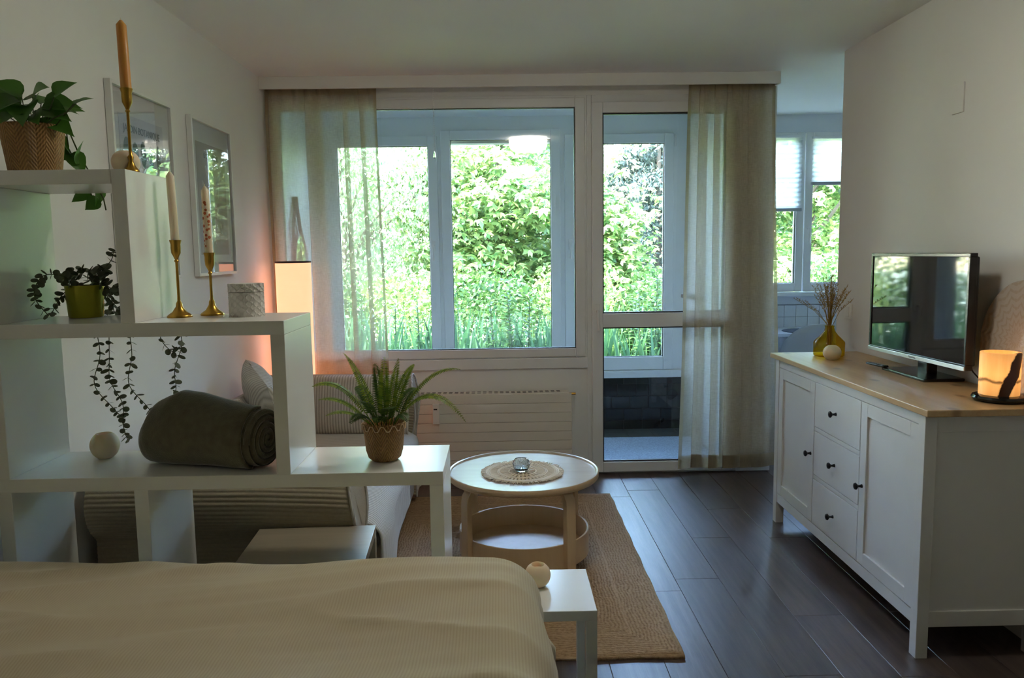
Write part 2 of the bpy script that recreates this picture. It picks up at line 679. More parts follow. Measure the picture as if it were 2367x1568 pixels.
def sroot(name, loc=(0, 0, 0)):
    o = bpy.data.objects.new(name, None)
    o.location = loc
    COL.objects.link(o)
    WL[o.name] = tuple(loc)
    return struct(o)


def B(*a):
    return MB().box(*a)


def inst(src_mesh, name, parent, mat4):
    o = bpy.data.objects.new(name, src_mesh)
    COL.objects.link(o)
    o.parent = parent
    pw = Vector(WL[parent.name])
    m = mat4.copy()
    m.translation = m.translation - pw
    o.matrix_local = m
    return o


def mesh_only(mb, name, mat, smooth=False):
    me = bpy.data.meshes.new(name)
    me.from_pydata(mb.v, [], mb.f)
    me.materials.append(mat)
    if smooth:
        me.shade_smooth()
    return me


def text_mesh(body, size, depth=0.0005):
    cu = bpy.data.curves.new('lettering', 'FONT')
    cu.body = body
    cu.size = size
    cu.align_x = 'CENTER'
    cu.align_y = 'CENTER'
    cu.extrude = depth
    cu.resolution_u = 3
    o = bpy.data.objects.new('lettering', cu)
    COL.objects.link(o)
    dg = bpy.context.evaluated_depsgraph_get()
    me = bpy.data.meshes.new_from_object(o.evaluated_get(dg))
    bpy.data.objects.remove(o)
    return me


def frame_rect(mb, x0, x1, z0, z1, y0, y1, t, tb=None, tt=None):
    """four bars of a frame in the XZ plane"""
    tb = tb or t
    tt = tt or t
    mb.box(x0, x0 + t, y0, y1, z0, z1)
    mb.box(x1 - t, x1, y0, y1, z0, z1)
    mb.box(x0 + t, x1 - t, y0, y1, z0, z0 + tb)
    mb.box(x0 + t, x1 - t, y0, y1, z1 - tt, z1)
    return mb


# ================================================================== ROOM SHELL
XL, XR, YW, YB, ZC = -1.414, 1.895, 4.96, -1.6, 2.5
YO = 6.2     # outer glazing plane of the loggia
XP0, XP1 = 1.50, 1.742   # partition between loggia and kitchen
YK = 6.35
XK = 3.7
YE = 4.36    # end of the right wall

floor = struct(B(XL - .15, XK + .15, YB - .15, YK + .2, -.12, -.012).build('floor', M('subfloor', (.05, .045, .04), .9)))
struct(B(XL - .15, XK + .15, YB - .15, YK + .2, ZC, ZC + .2).build('ceiling', CEIL))
struct(B(XL - .15, XL, YB - .15, YO + .25, 0, ZC).build('wall_left', WHITE_WALL))
struct(B(XR, XR + .11, YB - .15, YE, 0, ZC).build('wall_right', WHITE_WALL))
struct(B(XL, XR, YB - .15, YB, 0, ZC).build('wall_back', WHITE_WALL))
struct(B(XR + .11, XK, YE - .11, YE, 0, ZC).build('wall_kitchen_back', WHITE_WALL))
struct(B(XK, XK + .15, YE - .11, YK + .2, 0, ZC).build('wall_kitchen_right', WHITE_WALL))
struct(B(XP0, XP1, YW, YK, 0, ZC).build('wall_partition', WHITE_WALL))

# floor planks, lengthwise towards the window
PWD, PLN = .1935, 1.29
x = .751 - PWD * 12
pl_mesh = {}
row = 0
joint_at = {}
while x < XK:
    offs = {12: 3.29 - 1.29 * 3, 13: 3.778 - 1.29 * 3, 14: 4.211 - 1.29 * 4}.get(row, -2 + (row * .47) % 1.29)
    y = offs - (0 if offs < YB else PLN * math.ceil((offs - YB) / PLN))
    while y < YK:
        x0, x1 = max(x, XL), min(x + PWD, XK)
        y0, y1 = max(y, YB), min(y + PLN, YK)
        if x0 >= XR and y1 < YE:
            y += PLN
            continue
        if x1 > x0 + .01 and y1 > y0 + .02:
            key = (round(x1 - x0, 3), round(y1 - y0, 3))
            if key not in pl_mesh:
                a, b = key[0] / 2 - .0008, key[1] / 2 - .0008
                e = .0011
                vs = [(-a, -b, -.012), (a, -b, -.012), (a, b, -.012), (-a, b, -.012), (-a, -b, -.0012), (a, -b, -.0012), (a, b, -.0012), (-a, b, -.0012),
                      (-a + e, -b + e, 0), (a - e, -b + e, 0), (a - e, b - e, 0), (-a + e, b - e, 0)]
                fs = [(3, 2, 1, 0), (0, 1, 5, 4), (1, 2, 6, 5), (2, 3, 7, 6), (3, 0, 4, 7), (4, 5, 9, 8), (5, 6, 10, 9), (6, 7, 11, 10), (7, 4, 8, 11), (8, 9, 10, 11)]
                pl_mesh[key] = mesh_only(MB().add(vs, fs), 'plank', FLOORW)
            inst(pl_mesh[key], 'plank', floor, Matrix.Translation(((x0 + x1) / 2, (y0 + y1) / 2, 0)))
        y += PLN
    x += PWD
    row += 1

# --- window wall: parapet below the big window, lintel above
struct(B(XL, .584, YW, YW + .10, 0, .70).build('wall_parapet', WHITE_WALL))
struct(B(XL, XP0, YW, YW + .10, 2.40, ZC).build('wall_lintel', WHITE_WALL))
struct(B(1.522, 1.742, YW - .012, YW, 0, .068).build('baseboard_partition', PVC, bevel=.004))

# cornice / curtain box
corn = MB()
corn.box(XL, 1.712, 4.815, 4.83, 2.428, ZC)
corn.box(1.697, 1.712, 4.83, YW, 2.428, ZC)
struct(corn.build('trim_1', TRIMW, bevel=.003))
struct(B(XL + .01, 1.69, 4.885, 4.90, 2.478, 2.4995).build('trim_2', PVC))

# window 1 : the wide fixed pane
w1 = sroot('window_1', ((-1.414 + .5) / 2, YW, .70))
f = MB()
frame_rect(f, XL, .556, .766, 2.40, YW - .005, YW + .07, .07, .03, .05)
f.build('frame', PVC, w1, bevel=.003)
f = MB()
frame_rect(f, -1.40, .545, .772, 2.385, YW - .018, YW + .03, .062, .056, .058)
f.build('sash', PVC, w1, bevel=.005)
f = MB()
frame_rect(f, -1.345, .487, .824, 2.332, YW - .006, YW + .02, .0085)
f.build('gasket', RUBBER, w1)
B(-1.338, .480, YW + .004, YW + .010, .832, 2.324).build('pane', PANE, w1)
B(XL, .556, YW - .022, YW, .700, .766).build('sill_panel', PVC, w1, bevel=.003)

# door 1 : balcony door
d1 = sroot('door_1', (1.05, YW, 0))
f = MB()
frame_rect(f, .556, 1.522, 0, 2.40, YW - .002, YW + .07, .03, .02, .045)
f.build('frame', PVC, d1, bevel=.003)
f = MB()
frame_rect(f, .586, 1.492, .012, 2.355, YW - .022, YW + .04, .068, .066, .066)
f.box(.654, 1.424, YW - .022, YW + .04, .955, 1.045)
f.build('sash', PVC, d1, bevel=.005)
for z0, z1 in ((.078, .955), (1.045, 2.289)):
    f = MB()
    frame_rect(f, .654, 1.424, z0, z1, YW - .004, YW + .022, .008)
    f.build('gasket', RUBBER, d1)
    B(.660, 1.418, YW + .006, YW + .012, z0 + .006, z1 - .006).build('pane', PANE, d1)
h = MB().tube([(.618, YW - .022, 1.06), (.618, YW - .055, 1.062), (.616, YW - .062, 1.05), (.621, YW - .06, .985), (.624, YW - .058, .94)], .009, 10)
h.build('door_handle', PVC, d1, smooth=True)
B(.604, .632, YW - .03, YW - .022, 1.025, 1.105).build('handle_plate', PVC, d1, bevel=.003)
B(1.5, 1.515, YW - .02, YW, .03, .05).build('stop', RUBBER, d1)

# --- loggia
lf = struct(B(XL, XP0, YW + .1, YO, -.012, 0).build('floor_loggia', GROUT))
tm = mesh_only(B(-.0985, .0985, -.0985, .0985, 0, .006), 'floor_tile', M('loggia_floor_tile', (.10, .11, .105), .3, .4, 3))
for i in range(15):
    for j in range(6):
        inst(tm, 'floor_tile', lf, Matrix.Translation((XL + .1 + i * .2, YW + .18 + j * .2, 0)))
struct(B(XP0 - .012, XP0, YW + .1, YO, 0, ZC).build('wall_loggia_right', PVC2))
struct(B(XL, XL + .012, YW + .1, YO, 0, ZC).build('wall_loggia_left', PVC2))
struct(B(XL, XP0, YW + .1, YO, ZC - .012, ZC).build('ceiling_loggia', PVC2))
par = struct(B(XL, XP0, YO, YO + .22, 0, .425).build('wall_loggia_parapet', GROUT))
random.seed(3)
for j, (z0, z1) in enumerate(((.0, .075), (.075, .175), (.175, .275), (.275, .375), (.375, .425))):
    xx = XL - (.05 if j % 2 else 0)
    while xx < XP0:
        wd = random.choice((.10, .15, .15))
        a, b = max(xx, XL), min(xx + wd, XP0)
        if b - a > .02:
            B(a + .0015, b - .0015, YO - .008, YO + .001, z0 + .0015, z1 - .0015).build('tile', TILED, par, bevel=.001)
        xx += wd
# side tiles on the right cheek of the loggia
struct(B(XL, XP0, YO - .05, YO + .26, .43, .488).build('trim_3', PVC2, bevel=.005))


def casement(n, x0, x1, hx, z0=.49, z1=2.385, side=1):
    w_ = sroot('window_%d' % n, ((x0 + x1) / 2, YO, z0))
    f = MB()
    frame_rect(f, x0, x1, z0, z1, YO - .02, YO + .05, .075, .105, .075)
    f.build('sash', PVC2, w_, bevel=.006)
    f = MB()
    frame_rect(f, x0 + .072, x1 - .072, z0 + .102, z1 - .072, YO - .004, YO + .02, .007)
    f.build('gasket', RUBBER, w_)
    B(x0 + .076, x1 - .076, YO + .006, YO + .012, z0 + .106, z1 - .076).build('pane', PANE, w_)
    if hx is not None:
        h = MB().tube([(hx, YO - .02, 1.50), (hx, YO - .055, 1.505), (hx, YO - .062, 1.49), (hx, YO - .058, 1.385)], .009, 8)
        h.build('window_handle', PVC, w_, smooth=True)
        B(hx - .014, hx + .014, YO - .03, YO - .02, 1.455, 1.54).build('handle_plate', PVC, w_, bevel=.003)
    return w_


casement(2, -1.318, -.466, -.510, z1=2.345)
casement(3, -.441, .488, None)
casement(4, .520, 1.376, .562, z1=2.345)
f = MB()
f.box(XL, XP0, YO, YO + .06, 2.385, ZC)
f.box(XL, -1.318, YO, YO + .06, .49, 2.385)
f.box(-.466, -.441, YO + .0, YO + .06, .49, 2.385)
f.box(.488, .520, YO + .0, YO + .06, .49, 2.385)
f.box(1.376, XP0, YO, YO + .06, .49, 2.385)
f.box(-1.318, -.466, YO, YO + .06, 2.345, 2.385)
f.box(.520, 1.376, YO, YO + .06, 2.345, 2.385)
struct(f.build('trim_4', PVC2))
hg = MB().lathe([(.008, 2.24), (.008, 2.33)], (1.385, YO - .022), 10).build('hinge', PVC, bpy.data.objects['window_4'], smooth=True)
# outside roller-shade box seen over the middle casement
struct(B(-.45, .50, YO + .10, YO + .2, 2.30, 2.42).build('trim_6', M('shade_box', (.12, .13, .13), .6)))

# --- kitchen shell
kw = MB()
kw.box(XP1, XK, YK, YK + .2, 0, 1.07)
kw.box(XP1, XK, YK, YK + .2, 2.36, ZC)
kw.box(XP1, 1.90, YK, YK + .2, 1.07, 2.36)
kw.box(3.15, XK, YK, YK + .2, 1.07, 2.36)
kwall = struct(kw.build('wall_kitchen_window', M('kitchen_wall', (.74, .77, .81), .7, .02)))
struct(B(1.90, 3.15, YK - .09, YK + .05, 1.055, 1.085).build('trim_7', PVC2, bevel=.004))
backs = struct(B(XP1, XK, YK - .006, YK, .79, .985).build('wall_backsplash', GROUTW))
tw = mesh_only(B(-.0465, .0465, -.004, .004, -.0465, .0465), 'tile', TILEW)
for i in range(20):
    for j in range(2):
        inst(tw, 'tile', backs, Matrix.Translation((XP1 + .05 + i * .0965, YK - .009, .835 + j * .0965)))


def kitchen_window(n, x0, x1, hx):
    w_ = sroot('window_%d' % n, ((x0 + x1) / 2, YK, 1.085))
    f = MB()
    frame_rect(f, x0, x1, 1.088, 2.36, YK - .01, YK + .06, .062, .07, .05)
    f.build('sash', PVC, w_, bevel=.006)
    f = MB()
    frame_rect(f, x0 + .06, x1 - .06, 1.156, 2.312, YK + .006, YK + .03, .006)
    f.build('gasket', RUBBER, w_)
    B(x0 + .064, x1 - .064, YK + .015, YK + .021, 1.16, 2.308).build('pane', PANE, w_)
    if hx:
        MB().tube([(hx, YK - .01, 1.60), (hx, YK - .045, 1.605), (hx, YK - .052, 1.59), (hx, YK - .048, 1.48)], .009, 8).build('window_handle', PVC, w_, smooth=True)
    return w_


kitchen_window(5, 1.90, 2.464, None)
kitchen_window(6, 2.472, 3.15, 2.50)


def blind(x0, x1, z0, z1, label):
    t = thing('pleated_blind', label, 'blind', ((x0 + x1) / 2, YK - .03, z0), 'pleated blinds on the kitchen window')
    n = int((z1 - z0) / .02)
    m = MB()
    vs, fs = [], []
    for i in range(n + 1):
        z = z1 - .02 - (z1 - z0 - .045) * i / n
        yy = YK - .022 - (.016 if i % 2 else 0)
        vs += [(x0, yy, z), (x1, yy, z)]
    for i in range(n):
        fs.append((2 * i, 2 * i + 1, 2 * i + 3, 2 * i + 2))
    m.add(vs, fs)
    m.build('pleats', PLEAT, t, fix=False)
    B(x0 - .003, x1 + .003, YK - .042, YK - .012, z1 - .02, z1).build('head_rail', PVC, t, bevel=.003)
    B(x0 - .003, x1 + .003, YK - .045, YK - .012, z0, z0 + .026).build('bottom_rail', M('blind_rail', (.42, .45, .50), .4), t, bevel=.003)
    B((x0 + x1) / 2 - .03, (x0 + x1) / 2 + .03, YK - .05, YK - .044, z0 + .008, z0 + .016).build('pull_grip', PVC, t)


blind(1.945, 2.432, 1.735, 2.335, 'long white pleated blind beside the curtain, drawn lower of the two')
blind(2.515, 3.10, 1.94, 2.325, 'short white pleated blind on the right kitchen window sash')

# ================================================================== EXTERIOR
ground = struct(B(-25, 30, YO + .3, 45, -.3, .02).build('floor_garden', LAWN))
struct(B(-25, XL - .15, YO - .1, YO + .22, -.3, 3.2).build('wall_facade_left', WHITE_WALL))
struct(B(XK + .15, 25, YK - .1, YK + .22, -.3, 3.2).build('wall_facade_right', WHITE_WALL))


def leaf_cloud(P, size, droop=.3, aspect=.55, jitter=.4):
    """quads bent along the midrib; P (n,3) centres. returns MB-free mesh arrays"""
    n = len(P)
    d = np.random.normal(size=(n, 3))
    d[:, 2] -= droop * 2
    d /= np.linalg.norm(d, axis=1)[:, None]
    nrm = np.random.normal(size=(n, 3))
    nrm[:, 1] -= .6
    nrm[:, 2] += .8
    s = np.cross(d, nrm)
    s /= np.linalg.norm(s, axis=1)[:, None] + 1e-9
    nn = np.cross(s, d)
    L = size * (1 + jitter * (np.random.rand(n) - .5) * 2)[:, None]
    W = L * aspect * .5
    v = np.stack([P, P + d * L * .45 + s * W + nn * L * .06, P + d * L, P + d * L * .45 - s * W + nn * L * .06], axis=1).reshape(-1, 3)
    return v


def sprig_cloud(P, size, k=5, droop=.25):
    n = len(P)
    nr = np.random.normal(size=(n, 3)) * np.array([.45, .45, .2]) + np.array([0, -.35, 1.0])
    nr /= np.linalg.norm(nr, axis=1)[:, None]
    a = np.random.normal(size=(n, 3))
    a -= nr * (a * nr).sum(1)[:, None]
    a /= np.linalg.norm(a, axis=1)[:, None]
    b = np.cross(nr, a)
    out = []
    for i in range(k):
        ph = (i - (k - 1) / 2) * .72 + np.random.normal(size=n) * .1
        d = a * np.cos(ph)[:, None] + b * np.sin(ph)[:, None] - nr * droop
        s = np.cross(d, nr)
        s /= np.linalg.norm(s, axis=1)[:, None]
        L = size * (1 - .22 * abs(i - (k - 1) / 2) / ((k - 1) / 2)) * (1 + .5 * (np.random.rand(n) - .5))
        L = L[:, None]
        out.append(np.stack([P, P + d * L * .55 + s * L * .24 + nr * L * .05, P + d * L - nr * L * .12, P + d * L * .55 - s * L * .24 + nr * L * .05], axis=1))
    return np.concatenate(out).reshape(-1, 3)


def quads_obj(name, v, mat, parent, origin):
    n = len(v) // 4
    me = bpy.data.meshes.new(name)
    me.vertices.add(len(v))
    me.vertices.foreach_set('co', (v - np.array(origin)).astype(np.float32).ravel())
    me.loops.add(n * 4)
    me.loops.foreach_set('vertex_index', np.arange(n * 4, dtype=np.int32))
    me.polygons.add(n)
    me.polygons.foreach_set('loop_start', np.arange(0, n * 4, 4, dtype=np.int32))
    me.update(calc_edges=True)
    me.materials.append(mat)
    o = bpy.data.objects.new(name, me)
    COL.objects.link(o)
    o.parent = parent
    WL[o.name] = tuple(origin)
    return stuff(o)


def tree(name, label, c, rad, zlo, zhi, n, mat, size, droop=.3, clumps=60, cl=.55, group='trees in the garden', sprig=True):
    t = thing(name, label, 'tree', (c[0], c[1], 0), group)
    cz, rz = (zlo + zhi) / 2, (zhi - zlo) / 2
    cc = np.random.normal(size=(clumps, 3))
    cc /= np.linalg.norm(cc, axis=1)[:, None]
    cc *= (np.random.rand(clumps) ** .33)[:, None]
    cc = cc * np.array([rad, rad, rz]) + np.array([c[0], c[1], cz])
    which = np.random.randint(0, clumps, n)
    if sprig:
        which = which[:n // 5]
    off = np.random.normal(size=(len(which), 3)) * cl * (np.array([.62, .62, .20]) if sprig else np.array([.5, .5, .32]))
    P = cc[which] + off
    P[:, 2] = np.maximum(P[:, 2], .15)
    quads_obj('foliage', sprig_cloud(P, size) if sprig else leaf_cloud(P, size, droop), mat, t, (c[0], c[1], 0))
    tr = MB().tube([(c[0], c[1], 0), (c[0] + .05, c[1], zlo + .5), (c[0] - .05, c[1] + .1, cz), (c[0], c[1], zhi - .4)], .11, 8, .25)
    tr.build('trunk', BARK, t, smooth=True)
    for i in range(min(14, clumps)):
        p = cc[i]
        m = MB().tube([(c[0], c[1], max(zlo, p[2] - 1.0)), ((c[0] + p[0]) / 2, (c[1] + p[1]) / 2, p[2] - .3), tuple(p)], .03, 5, .3)
        m.build('branch', BARK, t, smooth=True)
    return t


tree('birch', 'weeping pale birch filling the view behind the left curtain', (-2.0, 10.2), 1.35, .6, 3.9, 26000, LF_TREE2, .055, .9, 110, .5, sprig=False)
tree('leafy_tree', 'bright broadleaf tree behind the middle casement of the loggia', (.05, 11.0), 1.5, .5, 3.9, 36000, LF_TREE, .105, .25, 85, .46)
tree('leafy_tree', 'low bright green tree seen through the balcony door, before the spruce', (1.42, 10.2), .5, .3, 2.3, 11000, LF_TREE, .095, .2, 34, .36)
tree('leafy_tree', 'broadleaf tree behind the kitchen window', (4.4, 11.2), 1.5, .5, 3.9, 36000, LF_TREE, .105, .25, 85, .46)
tree('leafy_tree', 'pale tree standing behind the spruce, towards the kitchen view', (3.3, 15.0), 1.3, .4, 3.8, 9000, LF_TREE2, .10, .3, 70, .6, sprig=False)
tree('dense_tree', 'tall dark green tree far behind the birch', (-4.0, 16.5), 2.4, .3, 4.6, 14000, LF_DARK, .14, .3, 110, .8, sprig=False)
tree('dense_tree', 'tall dark green tree far behind the middle casement', (.5, 18.0), 2.4, .3, 4.8, 14000, LF_DARK, .14, .3, 110, .8, sprig=False)
tree('dense_tree', 'tall dark green tree far behind the kitchen window', (6.2, 16.5), 2.4, .3, 4.6, 14000, LF_DARK, .14, .3, 110, .8, sprig=False)

for q, (xx, yy, hh, lb) in enumerate(((-2.1, 8.7, 1.35, 'low garden shrub at the far left of the flower bed'), (-1.1, 8.9, 1.2, 'low garden shrub behind the irises left of the loggia post'), (-.1, 8.6, 1.25, 'low garden shrub behind the irises under the middle casement'), (.9, 8.8, 1.3, 'low garden shrub behind the irises left of the balcony door view'),
                            (1.9, 8.7, 1.2, 'low garden shrub behind the flower bed in the balcony door view'), (2.9, 8.6, 1.3, 'low garden shrub between flower bed and kitchen view'), (3.9, 8.8, 1.35, 'low garden shrub below the kitchen window view'))):
    t = thing('garden_shrub', lb, 'shrub', (xx, yy, .02), 'low shrubs behind the flower bed')
    P = np.random.normal(size=(4200, 3))
    P /= np.linalg.norm(P, axis=1)[:, None]
    P *= (np.random.rand(4200) ** .3)[:, None] * np.array([.62, .45, hh * .5])
    P += np.array([xx, yy, .05 + hh * .5]) + np.random.normal(size=(4200, 3)) * .05
    P[:, 2] = np.maximum(P[:, 2], .06)
    quads_obj('foliage', leaf_cloud(P, .06, .1), LF_TREE if q % 2 else LF_DARK, t, (xx, yy, .02))
    for z in range(3):
        MB().tube([(xx + .05 * z - .05, yy, .02), (xx + .2 * (z - 1), yy + .05, hh * .6)], .012, 5, .4).build('branch', BARK, t, smooth=True)

# spruce
sp = thing('spruce', 'grey-green spruce with drooping boughs seen through the balcony door', 'tree', (2.36, 11.6, 0), 'trees in the garden')
MB().tube([(2.36, 11.6, 0), (2.36, 11.6, 5.0)], .06, 8, .2).build('trunk', BARK, sp, smooth=True)
PV = []
for k in range(150):
    z = .6 + 3.9 * random.random()
    a = random.random() * 2 * math.pi
    L = (5.6 - z) / 5.0 * 1.45 * random.uniform(.7, 1.0)
    for q in range(170):
        t_ = random.random() ** .7
        s_ = random.gauss(0, .10) * (1.1 - t_ * .5)
        zz = z - .35 * t_ * t_ * L + .06 * math.sin(t_ * 3) - random.random() ** 2 * .16
        PV.append((2.36 + math.cos(a) * L * t_ - math.sin(a) * s_, 11.6 + math.sin(a) * L * t_ + math.cos(a) * s_, zz))
quads_obj('foliage', leaf_cloud(np.array(PV), .085, .5, .35), LF_SPRUCE, sp, (2.36, 11.6, 0))


def iris(x, y, h, n, label):
    m = MB()
    for i in range(n):
        a = random.random() * 6.28
        bx, by = x + random.gauss(0, .07), y + random.gauss(0, .05)
        hh = h * random.uniform(.65, 1.0)
        ln = random.uniform(.05, .28) * hh
        wd = random.uniform(.016, .028)
        fa = random.random() * 3.14
        vs, fs = [], []
        for k in range(5):
            t_ = k / 4
            cxx = bx + math.cos(a) * ln * t_ * t_
            cyy = by + math.sin(a) * ln * t_ * t_
            ww = wd * (1 - t_ ** 3)
            vs += [(cxx - math.cos(fa) * ww, cyy - math.sin(fa) * ww, .02 + hh * t_), (cxx + math.cos(fa) * ww, cyy + math.sin(fa) * ww, .02 + hh * t_)]
        for k in range(4):
            fs.append((2 * k, 2 * k + 1, 2 * k + 3, 2 * k + 2))
        m.add(vs, fs)
    o = m.build('iris_clump', LF_IRIS, None, (x, y, .02), fix=False)
    return tag(o, label, 'plant', 'iris clumps outside the loggia')


def lily(x, y, h, label):
    t = thing('lily_plant', label, 'plant', (x, y, .02), 'leafy garden stems outside the loggia')
    top = (x + random.gauss(0, .06), y + random.gauss(0, .05), h)
    MB().tube([(x, y, .02), ((x + top[0]) / 2 + .01, y, h / 2), top], .008, 6, .5).build('stem', STEM, t, smooth=True)
    m = MB()
    n = int(h * 60)
    for i in range(n):
        u = .25 + .75 * i / n
        px, py, pz = x + (top[0] - x) * u, y + (top[1] - y) * u, h * u
        a = i * 2.4
        L = random.uniform(.12, .20) * (1.15 - .45 * u)
        vs, fs = [], []
        for k in range(4):
            t_ = k / 3
            w_ = .019 * math.sin(math.pi * (.12 + .88 * t_)) + .001
            cx_, cy_ = px + math.cos(a) * L * t_, py + math.sin(a) * L * t_
            cz_ = pz + L * (.55 * t_ - .5 * t_ * t_)
            vs += [(cx_ - math.sin(a) * w_, cy_ + math.cos(a) * w_, cz_), (cx_ + math.sin(a) * w_, cy_ - math.cos(a) * w_, cz_)]
        for k in range(3):
            fs.append((2 * k, 2 * k + 1, 2 * k + 3, 2 * k + 2))
        m.add(vs, fs)
    m.build('leaves', LF_LILY, t, fix=False)
    return t


random.seed(11)
for rowy, step, h0, h1 in ((6.95, .17, .78, .98), (7.45, .19, .85, 1.05)):
    for xx in np.arange(-1.75, 2.1, step):
        iris(xx + random.uniform(-.06, .06), rowy + random.uniform(-.12, .12), random.uniform(h0, h1), 17, 'clump of upright sword-shaped iris leaves in the bed outside the loggia')
for xx, yy, hh in ((-.55, 7.1, 1.06), (-.42, 7.3, 1.0), (-.05, 6.95, 1.04), (.05, 7.1, 1.20), (.13, 6.9, 1.12), (.22, 7.0, 1.08), (.42, 7.3, 1.10), (.62, 7.2, 1.0), (1.25, 7.1, 1.12), (1.36, 7.0, 1.24), (1.46, 7.0, 1.20), (1.58, 7.2, 1.06), (1.2, 7.4, 1.0), (-1.0, 7.2, 1.0), (-1.3, 7.1, 1.05), (-.75, 7.0, 1.02), (2.1, 7.4, 1.0)):
    lily(xx, yy, hh, 'upright leafy stem with narrow leaves in the bed outside the loggia')

# ================================================================== LOGGIA CONTENTS
tag(B(.45, 1.46, 5.12, 5.86, .006, .02).build('loggia_mat', PEBBLE, bevel=.004), 'blue-grey woven mat on the loggia floor behind the glass door', 'mat')
mr = thing('strap_mirror', 'round mirror hung by a leather strap on the loggia side wall', 'mirror', (-1.40, 5.52, 1.2))
mc = Vector((-1.385, 5.52, 1.42))
m = MB().lathe([(.0, -.012), (.165, -.012), (.165, .008), (.155, .008)], (0, 0), 40, False, False)
m.xf(Matrix.Translation(mc) @ Matrix.Rotation(R(90), 4, 'Y'))
m.build('rim', STRAP, mr, smooth=True)
m = MB().lathe([(.156, .004), (.156, .006)], (0, 0), 40).xf(Matrix.Translation(mc) @ Matrix.Rotation(R(90), 4, 'Y'))
m.build('mirror_glass', MIRRORM, mr)
for s_ in (-1, 1):
    m = MB().tube([(mc.x, 5.45, 1.84), (mc.x, 5.45 + (.06 if s_ > 0 else -.13) + .02, 1.62), (mc.x, 5.52 + s_ * .15, 1.46)], .014, 6)
    m.build('strap', STRAP, mr, smooth=True)
tag(B(1.40, 1.488, 5.72, 6.02, 1.075, 1.10).build('wall_shelf', SHELFD, bevel=.003), 'small dark shelf on the right loggia wall', 'shelf')

# ================================================================== KITCHEN CONTENTS
kt_ = thing('kitchen_table', 'pale kitchen table with striped cloth edge under the kitchen window', 'table', (2.75, 6.08, 0))
B(2.0, 3.5, 5.84, 6.335, .772, .80).build('table_top', TABLEC, kt_, bevel=.004)
m = MB()
for i in range(120):
    xa = 2.0 + 1.5 * i / 120
    m.add([(xa, 5.832 - .006 * math.sin(i * 1.3), .772), (xa + .0125, 5.832 - .006 * math.sin((i + 1) * 1.3), .772), (xa + .0125, 5.826 - .016 * math.sin((i + 1) * 1.3), .60), (xa, 5.826 - .016 * math.sin(i * 1.3), .60)], [(0, 1, 2, 3)])
m.build('cloth_valance', CLOTHB, kt_)
for xx in (2.05, 3.45):
    for yy in (5.9, 6.28):
        B(xx - .025, xx + .025, yy - .025, yy + .025, 0, .772).build('leg', TABLEC, kt_)
for xx, yy, lb in ((2.36, 5.98, 'round dark blue placemat on the kitchen table, partly behind the curtain'), (2.82, 6.12, 'round dark blue placemat on the kitchen table, behind the dried grass')):
    tag(MB().lathe([(.17, .8005), (.175, .803), (.17, .806)], (xx, yy), 40).build('placemat', MATB), lb, 'placemat', 'round placemats')
ch = thing('shell_chair', 'grey plastic shell chair drawn up to the kitchen table', 'chair', (2.23, 5.62, 0))


def shell(u, v):
    xx = 2.23 + (u - .5) * .50 * (1 - .5 * max(0, v - .8) * abs(u - .5) * 2)
    cur = (abs(u - .5) * 2) ** 2
    if v < .5:
        t_ = v * 2
        yy = 5.82 - .40 * t_
        zz = .44 + .05 * cur + .02 * (1 - t_)
    else:
        t_ = (v - .5) * 2
        yy = 5.42 - .08 * math.sin(t_ * 1.57) + .12 * cur
        zz = .44 + .475 * t_ - .13 * cur * t_ ** 3 * abs(u - .5) * 2
    return (xx, yy, zz)


m = MB().grid(shell, 16, 18)
o = m.build('shell', CHAIRG, ch, smooth=True, fix=False, angle=180)
sm = o.modifiers.new('solid', 'SOLIDIFY')
sm.thickness = .008
for sx in (-1, 1):
    for sy in (-1, 1):
        MB().tube([(2.23 + sx * .12, 5.60 + sy * .1, .44), (2.23 + sx * .22, 5.60 + sy * .20, 0)], .013, 8).build('leg', BIRCH, ch, smooth=True)

# ================================================================== CURTAINS, CHAIN, RADIATOR, CEILING LAMP


